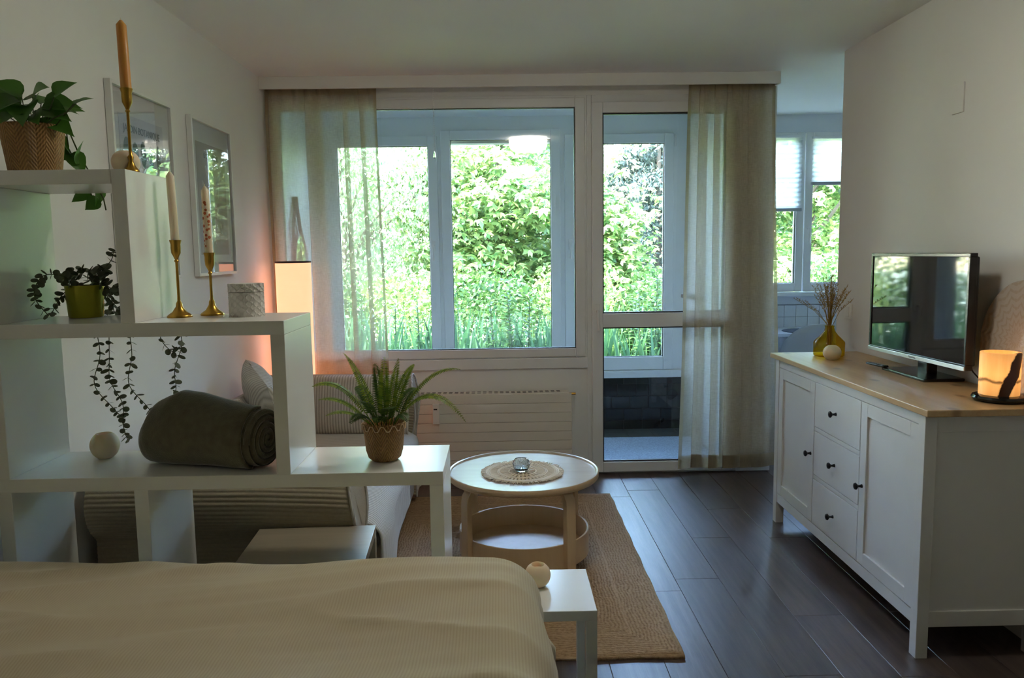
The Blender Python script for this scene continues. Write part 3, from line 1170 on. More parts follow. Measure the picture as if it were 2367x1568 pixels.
def curtain(name, label, xt0, xt1, xb0, xb1, folds, zt=2.478, zb=.05, y=4.872, amp=.022, seed=0):
    t = thing(name, label, 'curtain', ((xt0 + xt1) / 2, y, zb))
    rnd = random.Random(seed)
    ph = [rnd.uniform(0, 6.28) for _ in range(6)]

    seg = [abs(b - a) for a, b in zip(folds, folds[1:])]
    tot = sum(seg)
    acc = [0]
    for q in seg:
        acc.append(acc[-1] + q / tot)

    def fn(u, v, shift=0):
        x0 = xt0 + (xb0 - xt0) * v
        x1 = xt1 + (xb1 - xt1) * v
        j = min(len(seg) - 1, max(q for q in range(len(seg)) if acc[q] <= u + 1e-9))
        f = (u - acc[j]) / (acc[j + 1] - acc[j])
        uu = folds[j] + (folds[j + 1] - folds[j]) * f
        back = j % 2 == 1
        # layers step back at each fold
        yo = .010 * (math.cos(math.pi * f) if back else -math.cos(math.pi * f))
        k = .35 + .65 * min(1, v * 1.6)
        d = .45 * math.sin(u * 61 + ph[0] + .6 * math.sin(v * 2.2)) + .35 * math.sin(u * 23 + ph[2] + v * .8)
        top = max(0, 1 - v * 11)
        gather = .012 * math.sin(u * 2 * math.pi * 15) * top
        xx = x0 + (x1 - x0) * uu + .006 * math.sin(u * 2 * math.pi * 15 + 1) * top + .006 * math.sin(v * 5 + ph[4]) * v
        return (xx, y + yo + amp * d * k * .55 + gather, zt + (zb - zt) * v - .004 * math.sin(u * 30) * v)
    ut = []
    for q in range(len(seg)):
        nn = max(5, int(round(240 * seg[q] / tot)))
        ut += [acc[q] + (acc[q + 1] - acc[q]) * z / nn for z in range(nn)]
    ut.append(1.0)
    nu, nv = len(ut) - 1, 44
    fn0 = fn

    def fg(u, v):
        return fn0(ut[int(round(u * nu))], v)
    MB().grid(fg, nu, nv).build('fabric', SHEER, t, smooth=True, fix=False, angle=180)
    MB().grid(lambda u, v: (fg(u, v * .032)[0], fg(u, v * .032)[1] - .002, fg(u, v * .032)[2]), nu, 3).build('heading_tape', SHEERD, t, smooth=True, fix=False, angle=180)
    MB().grid(lambda u, v: (fg(u, .965 + v * .035)[0], fg(u, .965 + v * .035)[1] - .002, fg(u, .965 + v * .035)[2]), nu, 2).build('hem', SHEERD, t, smooth=True, fix=False, angle=180)
    for e in (0, 1):
        MB().grid(lambda u, v: (fn(abs(e - u * .014), v)[0], fn(abs(e - u * .014), v)[1] - .002, fn(abs(e - u * .014), v)[2]), 1, nv).build('side_hem', SHEERD, t, smooth=True, fix=False, angle=180)
    return t


folds_left = [0, .07, .025, .50, .355, .735, .695, .885, .85, 1.0]
folds_right = [0, .24, .13, .38, .30, .60, .44, .74, .55, .86, .68, 1.0]
curtain('sheer_curtain', 'sheer beige curtain hanging left of the wide window behind the column lamp', -1.397, -.732, -1.392, -.695, folds_left, seed=2)
curtain('sheer_curtain', 'gathered sheer beige curtain hanging right of the balcony door', 1.165, 1.70, 1.12, 1.775, folds_right, seed=5, amp=.030)

ch_ = thing('pull_chain', 'small beaded pull chain hanging in front of the wide window', 'chain', (-.385, 4.90, 2.02))
bm_ = mesh_only(MB().lathe([(.0005, -.004), (.0036, -.002), (.0036, .002), (.0005, .004)], (0, 0), 8), 'bead', PVC, True)
for i in range(36):
    inst(bm_, 'bead', ch_, Matrix.Translation((-.385, 4.90, 2.47 - i * .0115)))
MB().lathe([(.002, 2.02), (.010, 2.026), (.009, 2.045), (.004, 2.062)], (-.385, 4.90), 12).build('bell_pull', CRYSTAL, ch_, smooth=True)

# radiator
rd = thing('radiator', 'long flat cream panel radiator under the wide window', 'radiator', (-.2, 4.91, .06))
B(-.66, .44, 4.875, 4.945, .065, .53).build('body', RADM, rd)
for i in range(8):
    z0 = .068 + i * .0605
    B(-.67, .445, 4.862, 4.876, z0, z0 + .0585).build('panel', RADM, rd, bevel=.002)
gr = B(-.67, .43, 4.872, 4.947, .545, .556).build('grille', RADM, rd, bevel=.001)
sl = mesh_only(B(-.011, .011, -.006, .006, 0, .0012), 'slot', SLOT)
for i in range(29):
    for yy in (4.888, 4.927):
        inst(sl, 'slot', gr, Matrix.Translation((-.645 + i * .036, yy, .5562)))
B(-.434, -.390, 4.838, 4.862, .370, .50).build('heat_meter', SWITCHM, rd, bevel=.003)
B(-.426, -.404, 4.8365, 4.8385, .462, .470).build('meter_display', SLOT, rd)
B(-.428, -.394, 4.856, 4.862, .325, .375).build('meter_bracket', RADM, rd)
MB().tube([(.43, 4.915, .538), (.475, 4.915, .538)], .007, 8).build('vent_valve', BRASS, rd, smooth=True)
for xx in (-.55, .3):
    B(xx, xx + .03, 4.945, 4.96, .1, .5).build('bracket', RADM, rd)

# ceiling lamp (its reflection shows in the window glass)
cl = thing('ceiling_lamp', 'round white opal ceiling lamp over the room', 'lamp', (.29, 2.45, 2.348))
MB().lathe([(.0, 2.365), (.07, 2.369), (.13, 2.382), (.165, 2.402), (.18, 2.43), (.182, 2.482)], (.29, 2.45), 40, False, False).build('dome', DOME, cl, smooth=True)
MB().lathe([(.14, 2.478), (.14, 2.4995)], (.29, 2.45), 40).build('base_plate', PVC, cl, smooth=True)
MB().lathe([(.0, 2.348), (.02, 2.352), (.022, 2.368)], (.29, 2.45), 16, False, True).build('finial', IRON, cl, smooth=True)

# ================================================================== STEP SHELF
YF, YBk = 2.04, 2.333
T = .037
sh = thing('step_shelf', 'tall white stepped room-divider shelf between bed and sofa', 'shelf', (-.75, 2.187, 0))


def panel(name, *a):
    return B(*a).build(name, LACQ, sh, bevel=.0015)


XA, X1, X2, X3 = -1.342, -.948, -.564, -.159
Z0, Z1, Z2, Z3 = .446, .860, 1.271, 1.665
panel('upright', XA, XA + T, YF, YBk, 0, Z1 - T)
panel('upright', XA, XA + T, YF, YBk, Z1, Z2 - T)
panel('upright', XA, XA + T, YF, YBk, Z2, Z3 - T)
panel('upright', X1 - T, X1, YF, YBk, Z2, Z3)
panel('upright', X2 - T, X2, YF, YBk, Z1, Z2 - T)
panel('upright', X1 - T + .003, X1 + .003, YF, YBk, 0, Z1 - T)
panel('upright', X3 - T, X3, YF, YBk, 0, Z1 - T)
panel('shelf_board', XA, X1 - T, YF, YBk, Z3 - T, Z3)
panel('shelf_board', XA, X2, YF, YBk, Z2 - T, Z2)
panel('shelf_board', XA, X3, YF, YBk, Z1 - T, Z1)
panel('shelf_board', XA + T, X1 - T + .003, YF, YBk, .05, .05 + T)

# ================================================================== BED
bed = thing('bed', 'low white bed base and mattress hidden under the duvet', 'bed', (-.67, .85, 0))
for xx in (-1.36, -.03):
    for yy in (-.25, 1.85):
        B(xx, xx + .05, yy, yy + .05, 0, .14).build('leg', LACQ, bed)
B(-1.38, .04, -.28, 1.93, .14, .30).build('base', LACQ, bed, bevel=.004)
B(-1.37, .03, -.27, 1.92, .30, .52).build('mattress', M('mattress_cover', (.7, .68, .62), .9), bed, bevel=.03)


def duvet(u, v):
    # u across (left to right then down the side), v from head to foot then over the end
    Lx = 1.36
    rx, hang = .13, .24
    s_ = u * (Lx + rx * 1.57 + hang)
    if s_ < Lx:
        xx, dx = -1.395 + s_, 0
    elif s_ < Lx + rx * 1.57:
        a = (s_ - Lx) / rx
        xx, dx = -1.395 + Lx + rx * math.sin(a), rx * (1 - math.cos(a))
    else:
        xx, dx = -1.395 + Lx + rx + .004, rx + (s_ - Lx - rx * 1.57)
    Ly = 2.12
    ry, hy = .08, .12
    t_ = v * (Ly + ry * 1.57 + hy)
    if t_ < Ly:
        yy, dy = -.25 + t_, 0
    elif t_ < Ly + ry * 1.57:
        a = (t_ - Ly) / ry
        yy, dy = -.25 + Ly + ry * math.sin(a), ry * (1 - math.cos(a))
    else:
        yy, dy = -.25 + Ly + ry, ry + (t_ - Ly - ry * 1.57)
    flat = max(0, 1 - max(dx, dy) * 9)
    zt = .688 + .016 * max(0, -(xx + .8)) / .6 - .012 * math.exp(-((xx + .75) / .35) ** 2) + .0065 * max(0, (1.9 - yy))
    q = yy - .16 * xx
    n1 = noise.noise(Vector((xx * 1.1, q * 4.2, .3)))
    n2 = noise.noise(Vector((xx * 2.0 + 5, q * 11, 1.3)))
    n3 = noise.noise(Vector((xx * 3.0, yy * 3.0, 4.3)))
    n4 = 1 - abs(noise.noise(Vector((xx * 1.6 + 2, q * 6.5, 7.7))))
    zz = zt + (.015 * n1 + .010 * n2 + .007 * n3 + .012 * (n4 ** 7 - .25) + .004 * noise.noise(Vector((xx * 4 + 9, q * 26, 3.1)))) * (.35 + .65 * flat)
    wave = .014 * math.sin(yy * 9 + 1.5 * math.sin(yy * 4)) * min(1, dx * 6)
    return (xx + wave, yy + .012 * n1 * min(1, dy * 8), zz - dx - dy)


o = MB().grid(duvet, 150, 190).build('duvet', DUVET, None, (-.67, .85, .52), smooth=True, fix=False, angle=180)
tag(o, 'beige finely striped duvet spread over the bed in front', 'duvet')
so = o.modifiers.new('solid', 'SOLIDIFY')
so.thickness = .03
so.offset = -1

# ================================================================== SIDE TABLES


def side_table(label, x0, x1, y0, y1, zt, rot, topmat, legmat, tt=.05, lw=.05):
    c = ((x0 + x1) / 2, (y0 + y1) / 2)
    t = thing('side_table', label, 'table', (c[0], c[1], 0))
    B(x0, x1, y0, y1, zt - tt, zt).rotz(rot, c).build('table_top', topmat, t, bevel=.0015)
    for xx in (x0, x1 - lw):
        for yy in (y0, y1 - lw):
            B(xx, xx + lw, yy, yy + lw, 0, zt - tt).rotz(rot, c).build('leg', legmat, t, bevel=.0015)
    return t


side_table('small white side table at the foot of the bed with a round candle on it', -.128, .256, 2.064, 2.352, .45, 0, LACQ, LACQ, .030, .032)
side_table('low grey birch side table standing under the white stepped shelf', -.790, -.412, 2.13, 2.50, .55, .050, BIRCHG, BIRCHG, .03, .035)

# ================================================================== SOFA
sf = thing('sofa', 'beige corduroy sofa along the left wall behind the shelf', 'sofa', (-.93, 3.55, 0))
SX0, SX1, SY0, SY1 = -1.385, -.50, 2.60, 4.58
for xx in (SX0 + .06, SX1 - .12):
    for yy in (SY0 + .08, SY1 - .14):
        B(xx, xx + .05, yy, yy + .05, .0125 if xx > -1 else 0, .06).build('foot', BLACKP, sf)
B(SX0, SX1 - .01, SY0 + .06, SY1 - .06, .06, .30).build('base', LINW, sf, bevel=.02)


def ribbed_profile(pts, period=.0155, depth=.0035):
    """resample an open outline and add scallops along it"""
    P = [Vector((p[0], p[1])) for p in pts]
    L = [0]
    for a, b in zip(P, P[1:]):
        L.append(L[-1] + (b - a).length)
    n = int(L[-1] / period) * 6
    out = []
    for i in range(n + 1):
        s_ = L[-1] * i / n
        j = max(k for k in range(len(L)) if L[k] <= s_ + 1e-9)
        j = min(j, len(P) - 2)
        t_ = (s_ - L[j]) / max(1e-9, L[j + 1] - L[j])
        p = P[j].lerp(P[j + 1], t_)
        tg = (P[j + 1] - P[j]).normalized()
        nn = Vector((-tg.y, tg.x))
        out.append(p + nn * depth * abs(math.sin(math.pi * s_ / period)))
    return out


def arm_outline(sgn, yc):
    # profile in (Y,Z): upright panel with a fat rolled top leaning outwards (towards the camera for sgn=-1)
    pts = []
    for z in np.linspace(.06, .50, 9):
        pts.append((yc + sgn * (.10 + .004 * math.sin(z * 9)), z))
    cy_, cz_, r_ = yc + sgn * .035, .62, .128
    for i in range(15):
        a = math.radians(-42 + i * (222 / 14))
        pts.append((cy_ + sgn * r_ * math.cos(a), cz_ + r_ * math.sin(a)))
    pts.append((yc - sgn * .10, .50))
    pts.append((yc - sgn * .10, .06))
    return pts


for sgn, yc, nm in ((-1, SY0 + .06, 'near'), (1, SY1 - .10, 'far')):
    pts = arm_outline(sgn, yc)
    rp = ribbed_profile(pts if sgn < 0 else pts[::-1])
    vs, fs = [], []
    xs = [SX0 + .015, SX0 + .03, SX0 + .10, SX0 + .30, SX1 - .30, SX1 - .10, SX1 - .02, SX1 - .005]
    for q, xx in enumerate(xs):
        t_ = (xx - SX0) / (SX1 - SX0)
        lift = .0
        sc = 1 - (.03 if q in (0, len(xs) - 1) else 0)
        sag = -.030 * max(0, t_ - .35) ** 2 * 1.5
        for p in rp:
            zz = p.y
            vs.append((xx + (0.012 * math.sin(zz * 14) if q > 4 else 0), yc + (p.x - yc) * sc, zz + (sag if zz > .45 else 0) - (.004 if sc < 1 else 0)))
    n = len(rp)
    for q in range(len(xs) - 1):
        for i in range(n - 1):
            fs.append((q * n + i, q * n + i + 1, (q + 1) * n + i + 1, (q + 1) * n + i))
    fs.append(tuple(range(n)))
    fs.append(tuple((len(xs) - 1) * n + i for i in range(n)))
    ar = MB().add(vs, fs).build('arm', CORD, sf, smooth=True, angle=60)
    pip = [(SX1 - .004 + (0.012 * math.sin(p.y * 14)), yc + (p.x - yc) * .98, p.y - .008) for p in rp[::3]]
    MB().tube(pip, .006, 6).build('piping', CORDL, ar, smooth=True)
# backrest along the wall
m = MB()
m.prism([(SX0, .30), (SX0 + .17, .30), (SX0 + .16, .62), (SX0 + .13, .70), (SX0 + .08, .74), (SX0 + .02, .72), (SX0, .66)], 1, SY0 + .17, SY1 - .21)
m.build('backrest', CORDY, sf, smooth=True, angle=50, bevel=.01)
# seat cushions


def seat_cushion(y0, y1):
    m = MB()
    pr = [(SX0 + .15, .29), (SX1 - .02, .29), (SX1 + .015, .31), (SX1 + .03, .36), (SX1 + .02, .41), (SX1 - .03, .44), (SX1 - .15, .452), (SX0 + .30, .45), (SX0 + .15, .44)]
    m.prism(pr, 1, y0, y1)
    return m.build('seat_cushion', CORDY, sf, smooth=True, angle=50, bevel=.012)


seat_cushion(SY0 + .17, 3.50)
seat_cushion(3.51, SY1 - .21)
# light corduroy cover folded over the near part of the seat


def cover(u, v):
    y_ = SY0 + .19 + .80 * v
    s_ = u * .86
    if s_ < .42:
        xx, zz = SX1 - .44 + s_, .462
    elif s_ < .55:
        a = (s_ - .42) / .13 * 1.57
        xx, zz = SX1 - .02 + .075 * math.sin(a), .462 - .07 * (1 - math.cos(a))
    else:
        xx, zz = SX1 + .055 + .01 * math.sin(y_ * 9), .392 - (s_ - .55) * (.85 - .45 * v)
    zz += .004 * noise.noise(Vector((xx * 9, y_ * 6, 2)))
    return (xx, y_, zz)


o = MB().grid(cover, 46, 60).build('seat_cover', CORDL, sf, smooth=True, fix=False, angle=180)
so = o.modifiers.new('solid', 'SOLIDIFY')
so.thickness = .008


def pillow(name, label, c, wd, ht, th, M4, mat, cat='cushion', group=None):
    def fn_side(sg):
        def fn(u, v):
            a, b = u * 2 - 1, v * 2 - 1
            e = (1 - abs(a) ** 2.6) * (1 - abs(b) ** 2.6)
            z = sg * th * .5 * max(0, e) ** .45
            pin = 1 - .07 * (1 - abs(abs(a) - abs(b))) * (abs(a) * abs(b))
            dx = a * wd / 2 * (1 - .06 * (1 - b * b)) * pin
            dz = b * ht / 2 * (1 - .06 * (1 - a * a)) * pin
            return (dx, z + .004 * noise.noise(Vector((a * 3, b * 3, sg))), dz)
        return fn
    m = MB().grid(fn_side(1), 26, 26)
    m.grid(fn_side(-1), 26, 26)
    m.xf(Matrix.Translation(c) @ M4)
    o = m.build(name, mat, None, c, smooth=True, angle=180)
    # ribs follow the cushion's own axes
    return tag(o, label, cat, group)


pillow('cushion', 'beige corduroy cushion standing against the wall end of the sofa back, the larger one', (-1.19, 3.93, .675), .44, .44, .17, Matrix.Rotation(R(-62), 4, 'Z') @ Matrix.Rotation(R(16), 4, 'X') @ Matrix.Rotation(R(14), 4, 'Y'), CORDC)
pillow('cushion', 'beige corduroy cushion mostly hidden behind the rolled blanket', (-1.17, 3.36, .645), .40, .36, .15, Matrix.Rotation(R(-70), 4, 'Z') @ Matrix.Rotation(R(18), 4, 'X'), CORDC)
# upright ribbed back cushion against the far arm
pillow('cushion', 'wide corduroy cushion with upright ribs leaning on the far sofa arm', (-.80, 4.335, .60), .60, .36, .16, Matrix.Rotation(R(-3), 4, 'Z') @ Matrix.Rotation(R(-12), 4, 'X'), CORDX)

# ================================================================== COLUMN LAMP
lp = thing('column_lamp', 'glowing column floor lamp with cream fabric shade in the corner by the curtain', 'lamp', (-1.232, 4.715, 0))
MB().lathe([(.105, 0), (.107, .01), (.107, .03), (.104, .035)], (-1.232, 4.715), 40).build('base', BLACKP, lp, smooth=True)
MB().lathe([(.1035, .035), (.1035, 1.398)], (-1.232, 4.715), 48, False, False).build('shade', SHADE, lp, smooth=True)
MB().lathe([(.098, 1.396), (.1055, 1.396), (.1055, 1.407), (.098, 1.407), (.098, 1.396)], (-1.232, 4.715), 48, False, False).build('top_ring', SHELFD, lp, smooth=True)

# ================================================================== RUG
rug = MB()


def rugf(u, v):
    xx = -.915 + 1.55 * u
    yy = 2.615 + 1.88 * v
    e = min(u, 1 - u, v, 1 - v)
    return (xx + .002 * math.sin(v * 43), yy + .003 * math.sin(u * 37) + .02 * (u - .5) * 0, .012 + .0015 * noise.noise(Vector((xx * 8, yy * 8, 0))))


rug.grid(rugf, 40, 48)
o = rug.build('jute_rug', JUTE, None, (-.14, 3.555, 0), smooth=True, fix=False)
so = o.modifiers.new('solid', 'SOLIDIFY')
so.thickness = .0115
so.offset = -1
tag(o, 'brown braided jute rug under the round coffee table', 'rug')

# ================================================================== COFFEE TABLE
CX, CY_, CT = .095, 3.483, .45
ct = thing('coffee_table', 'round birch coffee table with bent legs and a lower tray', 'table', (CX, CY_, .012))
MB().lathe([(.0, CT - .024), (.338, CT - .024), (.342, CT - .018), (.342, CT + .004), (.338, CT + .006), (.332, CT + .004), (.329, CT - .004), (.0, CT - .004)], (CX, CY_), 72, False, False).build('table_top', BIRCHT, ct, smooth=True, angle=30)
MB().lathe([(.3385, CT - .024), (.343, CT - .019), (.343, CT + .003), (.341, CT + .0055)], (CX, CY_), 72, False, False).build('rim', BIRCH, ct, smooth=True, angle=50)
for ang in (-52, -146, 142, 38):
    a = R(ang)
    c_, s_ = math.cos(a), math.sin(a)
    prof = [(.345, .012), (.345, .34), (.338, .375), (.318, .402), (.29, .412), (.20, .412)]
    inner = [(.20, .426), (.295, .426)] if False else None
    th = .026
    wv = .026
    pts_o = [(.345, .012), (.345, .352), (.339, .385), (.322, .41), (.295, .426), (.2, .426)]
    pts_i = [(.2, .402), (.29, .402), (.307, .396), (.316, .38), (.319, .352), (.319, .012)]
    ol = [(p[0], p[1]) for p in pts_o + pts_i]
    m = MB().prism(ol, 1, -wv, wv)
    m.xf(Matrix.Translation((CX, CY_, 0)) @ Matrix.Rotation(a, 4, 'Z'))
    # legs sit just inside the table edge
    m.xf(Matrix.Translation((-c_ * .025, -s_ * .025, 0)))
    m.build('leg', BIRCH, ct, smooth=True, angle=45, bevel=.002)
tr_ = MB().lathe([(.0, .075), (.292, .075), (.297, .08), (.297, .188), (.294, .19), (.288, .188), (.287, .092), (.0, .09)], (CX, CY_), 72, False, False).build('tray', BIRCH, ct, smooth=True, angle=35)

# macrame mat
mm = thing('woven_mat', 'round cream macrame mat with frayed edge on the coffee table', 'mat', (CX - .005, CY_ - .03, CT - .003))
mx_, my_, mz_ = CX - .005, CY_ - .03, CT - .001


def ring(rr, rad, n=72, wob=0):
    return [(mx_ + (rr + wob * math.sin(i * 7.3)) * math.cos(2 * math.pi * i / n), my_ + (rr + wob * math.sin(i * 7.3)) * math.sin(2 * math.pi * i / n), mz_ + rad) for i in range(n + 1)]


m = MB()
for rr, rad in ((.03, .004), (.062, .0035), (.105, .004), (.113, .0035), (.148, .004), (.156, .004), (.163, .004)):
    m.tube(ring(rr, rad), rad, 6, closed_ends=False)
m.build('cord_ring', CORDM, mm, smooth=True)
m = MB()
for i in range(16):
    a = 2 * math.pi * i / 16
    m.tube([(mx_ + .012 * math.cos(a), my_ + .012 * math.sin(a), mz_ + .004), (mx_ + .06 * math.cos(a), my_ + .06 * math.sin(a), mz_ + .004)], .003, 5)
for i in range(28):
    a = 2 * math.pi * i / 28
    for s_ in (-.055, .055):
        m.tube([(mx_ + .063 * math.cos(a), my_ + .063 * math.sin(a), mz_ + .004), (mx_ + .104 * math.cos(a + s_), my_ + .104 * math.sin(a + s_), mz_ + .004)], .003, 5)
for i in range(48):
    a = 2 * math.pi * i / 48
    for s_ in (-.035, .035):
        m.tube([(mx_ + .113 * math.cos(a), my_ + .113 * math.sin(a), mz_ + .004), (mx_ + .148 * math.cos(a + s_), my_ + .148 * math.sin(a + s_), mz_ + .004)], .003, 5)
m.build('knotted_cord', CORDM, mm, smooth=True)
m = MB()
for i in range(420):
    a = random.random() * 6.283
    r0, r1 = .162, .180 + random.random() * .010
    a2 = a + random.gauss(0, .03)
    m.tube([(mx_ + r0 * math.cos(a), my_ + r0 * math.sin(a), mz_ + .004), (mx_ + r1 * math.cos(a2), my_ + r1 * math.sin(a2), mz_ + .001 + random.random() * .006)], .0016, 4)
stuff(m.build('fringe', CORDM, mm))

# crystal tealight holder
gx, gy, gz = .085, 3.44, CT + .006
cr = MB()
prof = [(.0, 0), (.022, 0), (.028, .006), (.037, .020), (.040, .034), (.037, .048), (.030, .058), (.027, .056), (.032, .046), (.034, .034), (.030, .020), (.02, .012), (.0, .010)]
nseg = 18
vs, fs = [], []
for j, (r_, z_) in enumerate(prof):
    for i in range(nseg):
        a = 2 * math.pi * (i + (.5 if j % 2 else 0)) / nseg
        vs.append((gx + r_ * math.cos(a), gy + r_ * math.sin(a), gz + z_))
for j in range(len(prof) - 1):
    for i in range(nseg):
        k = (i + 1) % nseg
        a, b, c, d = j * nseg + i, j * nseg + k, (j + 1) * nseg + k, (j + 1) * nseg + i
        if j % 2 == 0:
            fs += [(a, b, d), (b, c, d)]
        else:
            fs += [(a, b, c), (a, c, d)]
cr.add(vs, fs)
tag(cr.build('tealight_holder', CRYSTAL), 'faceted clear crystal tealight holder on the macrame mat', 'candle holder')

# ================================================================== SIDEBOARD
sb = thing('sideboard', 'long white sideboard with pine top along the right wall', 'sideboard', (1.66, 3.3, 0))
SF, SBK, SN, SFR, ST = 1.437, 1.882, 2.58, 4.02, .893
B(1.424, 1.888, 2.548, 4.075, ST - .024, ST).build('worktop', PINE, sb, bevel=.003)
for xx in (SF, SBK - .042):
    for yy in (SN, SFR - .045):
        B(xx, xx + .042, yy, yy + .045, 0, ST - .024).build('leg', SIDEW, sb, bevel=.002)
zb_, zt_ = .114, ST - .024
B(SF + .012, SBK, SN + .012, SFR - .012, .13, zt_ - .001).build('carcass', SIDEW, sb)
B(SF + .004, SF + .02, SN + .045, SFR - .045, .831, zt_).build('rail', SIDEW, sb)
B(SF + .004, SF + .02, SN + .045, SFR - .045, zb_, .161).build('rail', SIDEW, sb)
for yy, e in ((SN + .003, .02), (SFR - .02, .017)):
    B(SF + .042, SBK - .042, yy, yy + e, .81, zt_).build('side_rail', SIDEW, sb, bevel=.001)
    B(SF + .042, SBK - .042, yy, yy + e, zb_, .170).build('side_rail', SIDEW, sb, bevel=.001)


def knob(p, parent, x):
    prof = [(.008, 0), (.0065, .004), (.0045, .010), (.0045, .016), (.010, .020), (.0145, .025), (.013, .030), (.006, .033), (.0, .034)]
    m = MB().lathe(prof, (0, 0), 16, True, False)
    m.xf(Matrix.Translation((x, p[0], p[1])) @ Matrix.Rotation(R(-90), 4, 'Y'))
    m.build('knob', IRON, parent, smooth=True)


def cab_door(y0, y1, z0, z1, ky, kz):
    g = .0022
    m = MB()
    s_ = .052
    y0, y1, z0, z1 = y0 + g, y1 - g, z0 + g, z1 - g
    x0, x1 = SF + .003, SF + .020
    m.box(x0, x1, y0, y0 + s_, z0, z1).box(x0, x1, y1 - s_, y1, z0, z1)
    m.box(x0, x1, y0 + s_, y1 - s_, z0, z0 + s_).box(x0, x1, y0 + s_, y1 - s_, z1 - s_, z1)
    d = m.build('door', SIDEW, sb, bevel=.0012)
    B(x0 + .008, x1 - .002, y0 + s_, y1 - s_, z0 + s_, z1 - s_).build('inset_panel', SIDEW, d)
    knob((ky, kz), d, x0)


cab_door(SN + .045, 3.056, .163, .829, 3.028, .487)
cab_door(3.517, SFR - .045, .163, .829, 3.545, .487)
for z0, z1 in ((.622, .829), (.397, .602), (.163, .377)):
    d = B(SF + .003, SF + .02, 3.060, 3.513, z0 + .002, z1 - .002).build('drawer', SIDEW, sb, bevel=.0012)
    knob((3.287, (z0 + z1) / 2), d, SF + .003)
for z0, z1 in ((.603, .621), (.378, .396)):
    B(SF + .005, SF + .02, 3.060, 3.513, z0, z1).build('drawer_rail', SIDEW, sb, bevel=.001)

# TV
tv = thing('television', 'flat black television on a stand on the sideboard, screen reflecting the garden', 'television', (1.80, 3.28, ST))
ang = R(2.5)
tc = (1.735, 3.245)
L2 = .355


def tvb(x0, x1, y0, y1, z0, z1):
    return B(tc[0] + x0, tc[0] + x1, tc[1] + y0, tc[1] + y1, z0, z1).rotz(ang, tc)


m = MB()
for a in ((0, .03, -L2, L2, .968, .990), (0, .03, -L2, L2, 1.397, 1.412), (0, .03, -L2, -L2 + .014, .99, 1.397), (0, .03, L2 - .014, L2, .99, 1.397)):
    m.box(tc[0] + a[0], tc[0] + a[1], tc[1] + a[2], tc[1] + a[3], a[4], a[5])
m.rotz(ang, tc).build('bezel', BLACKP, tv, bevel=.002)
tvb(.004, .02, -L2 + .014, L2 - .014, .99, 1.397).build('screen', TVS, tv)
tvb(.03, .055, -L2 + .02, L2 - .02, .98, 1.40).build('back_shell', BLACKP, tv, bevel=.008)
tvb(.05, .075, -.22, .22, 1.0, 1.22).build('back_bulge', BLACKP, tv, bevel=.008)
tvb(-.004, .0, -L2 + .002, L2 - .002, .968, .984).build('trim_strip', SILVER, tv, bevel=.001)
me = text_mesh('Panasonic', .0135, .0004)
me.materials.append(LOGO)
o = bpy.data.objects.new('logo', me)
COL.objects.link(o)
o.parent = tv
rot = Matrix(((0, 0, -1, 0), (-1, 0, 0, 0), (0, 1, 0, 0), (0, 0, 0, 1)))
o.matrix_local = Matrix.Translation(Vector((tc[0] - .0048, tc[1] - .01, .9765)) - Vector(WL[tv.name])) @ Matrix.Rotation(ang, 4, 'Z') @ rot
B(1.79, 1.835, 3.22, 3.30, ST + .008, 1.02).build('neck', BLACKP, tv, bevel=.006)
B(1.705, 1.875, 3.09, 3.44, ST, ST + .013).build('stand_base', BLACKP, tv, bevel=.004)
m = MB().tube([(1.83, 3.02, 1.0), (1.84, 2.985, .95), (1.865, 2.96, .91), (1.875, 2.95, ST + .004)], .003, 6)
m.build('power_cable', CAB, tv, smooth=True)
rc = thing('remote_control', 'slim black remote control lying on the television stand base', 'remote', (1.70, 3.45, ST))
B(1.683, 1.712, 3.40, 3.53, ST + .0135, ST + .024).rotz(R(8), (1.70, 3.46)).build('body', BLACKP, rc, bevel=.004)
m = MB()
for i in range(6):
    for j in range(3):
        m.box(1.689 + j * .007, 1.693 + j * .007, 3.415 + i * .016, 3.421 + i * .016, ST + .0235, ST + .0252)
m.rotz(R(8), (1.70, 3.46)).build('buttons', LOGO, rc)

# onyx lamp
ox_, oy_ = 1.757, 2.695
ol_ = thing('onyx_lamp', 'glowing orange onyx cylinder lamp with dark veins on the sideboard', 'lamp', (ox_, oy_, ST))
MB().lathe([(.0, ST), (.070, ST), (.082, ST + .005), (.086, ST + .013), (.082, ST + .021), (.068, ST + .025), (.0, ST + .025)], (ox_, oy_), 48, False, False).build('base', STONEB, ol_, smooth=True)
MB().lathe([(.0638, ST + .025), (.0642, ST + .172), (.062, ST + .174), (.052, ST + .174), (.052, ST + .03)], (ox_, oy_), 56, False, True).build('stone_cylinder', ONYX, ol_, smooth=True)
MB().tube([(ox_ + .08, oy_ - .02, ST + .012), (1.86, 2.66, ST + .012), (1.878, 2.60, ST + .006)], .0035, 6).build('cable', M('brown_cable', (.16, .10, .06), .5), ol_, smooth=True)

# mandala plate leaning against the wall
m = MB().lathe([(.0, 0), (.205, 0), (.21, .004), (.205, .008), (.0, .008)], (0, 0), 96, False, False)
pm = Matrix.Translation((1.872, 2.78, ST + .211)) @ Matrix.Rotation(R(-84), 4, 'Y')
m.xf(pm)
tag(m.build('carved_plate', MANDALA, None, (1.872, 2.78, ST), smooth=True, angle=30), 'large round pale plate with a carved mandala leaning on the right wall', 'plate')

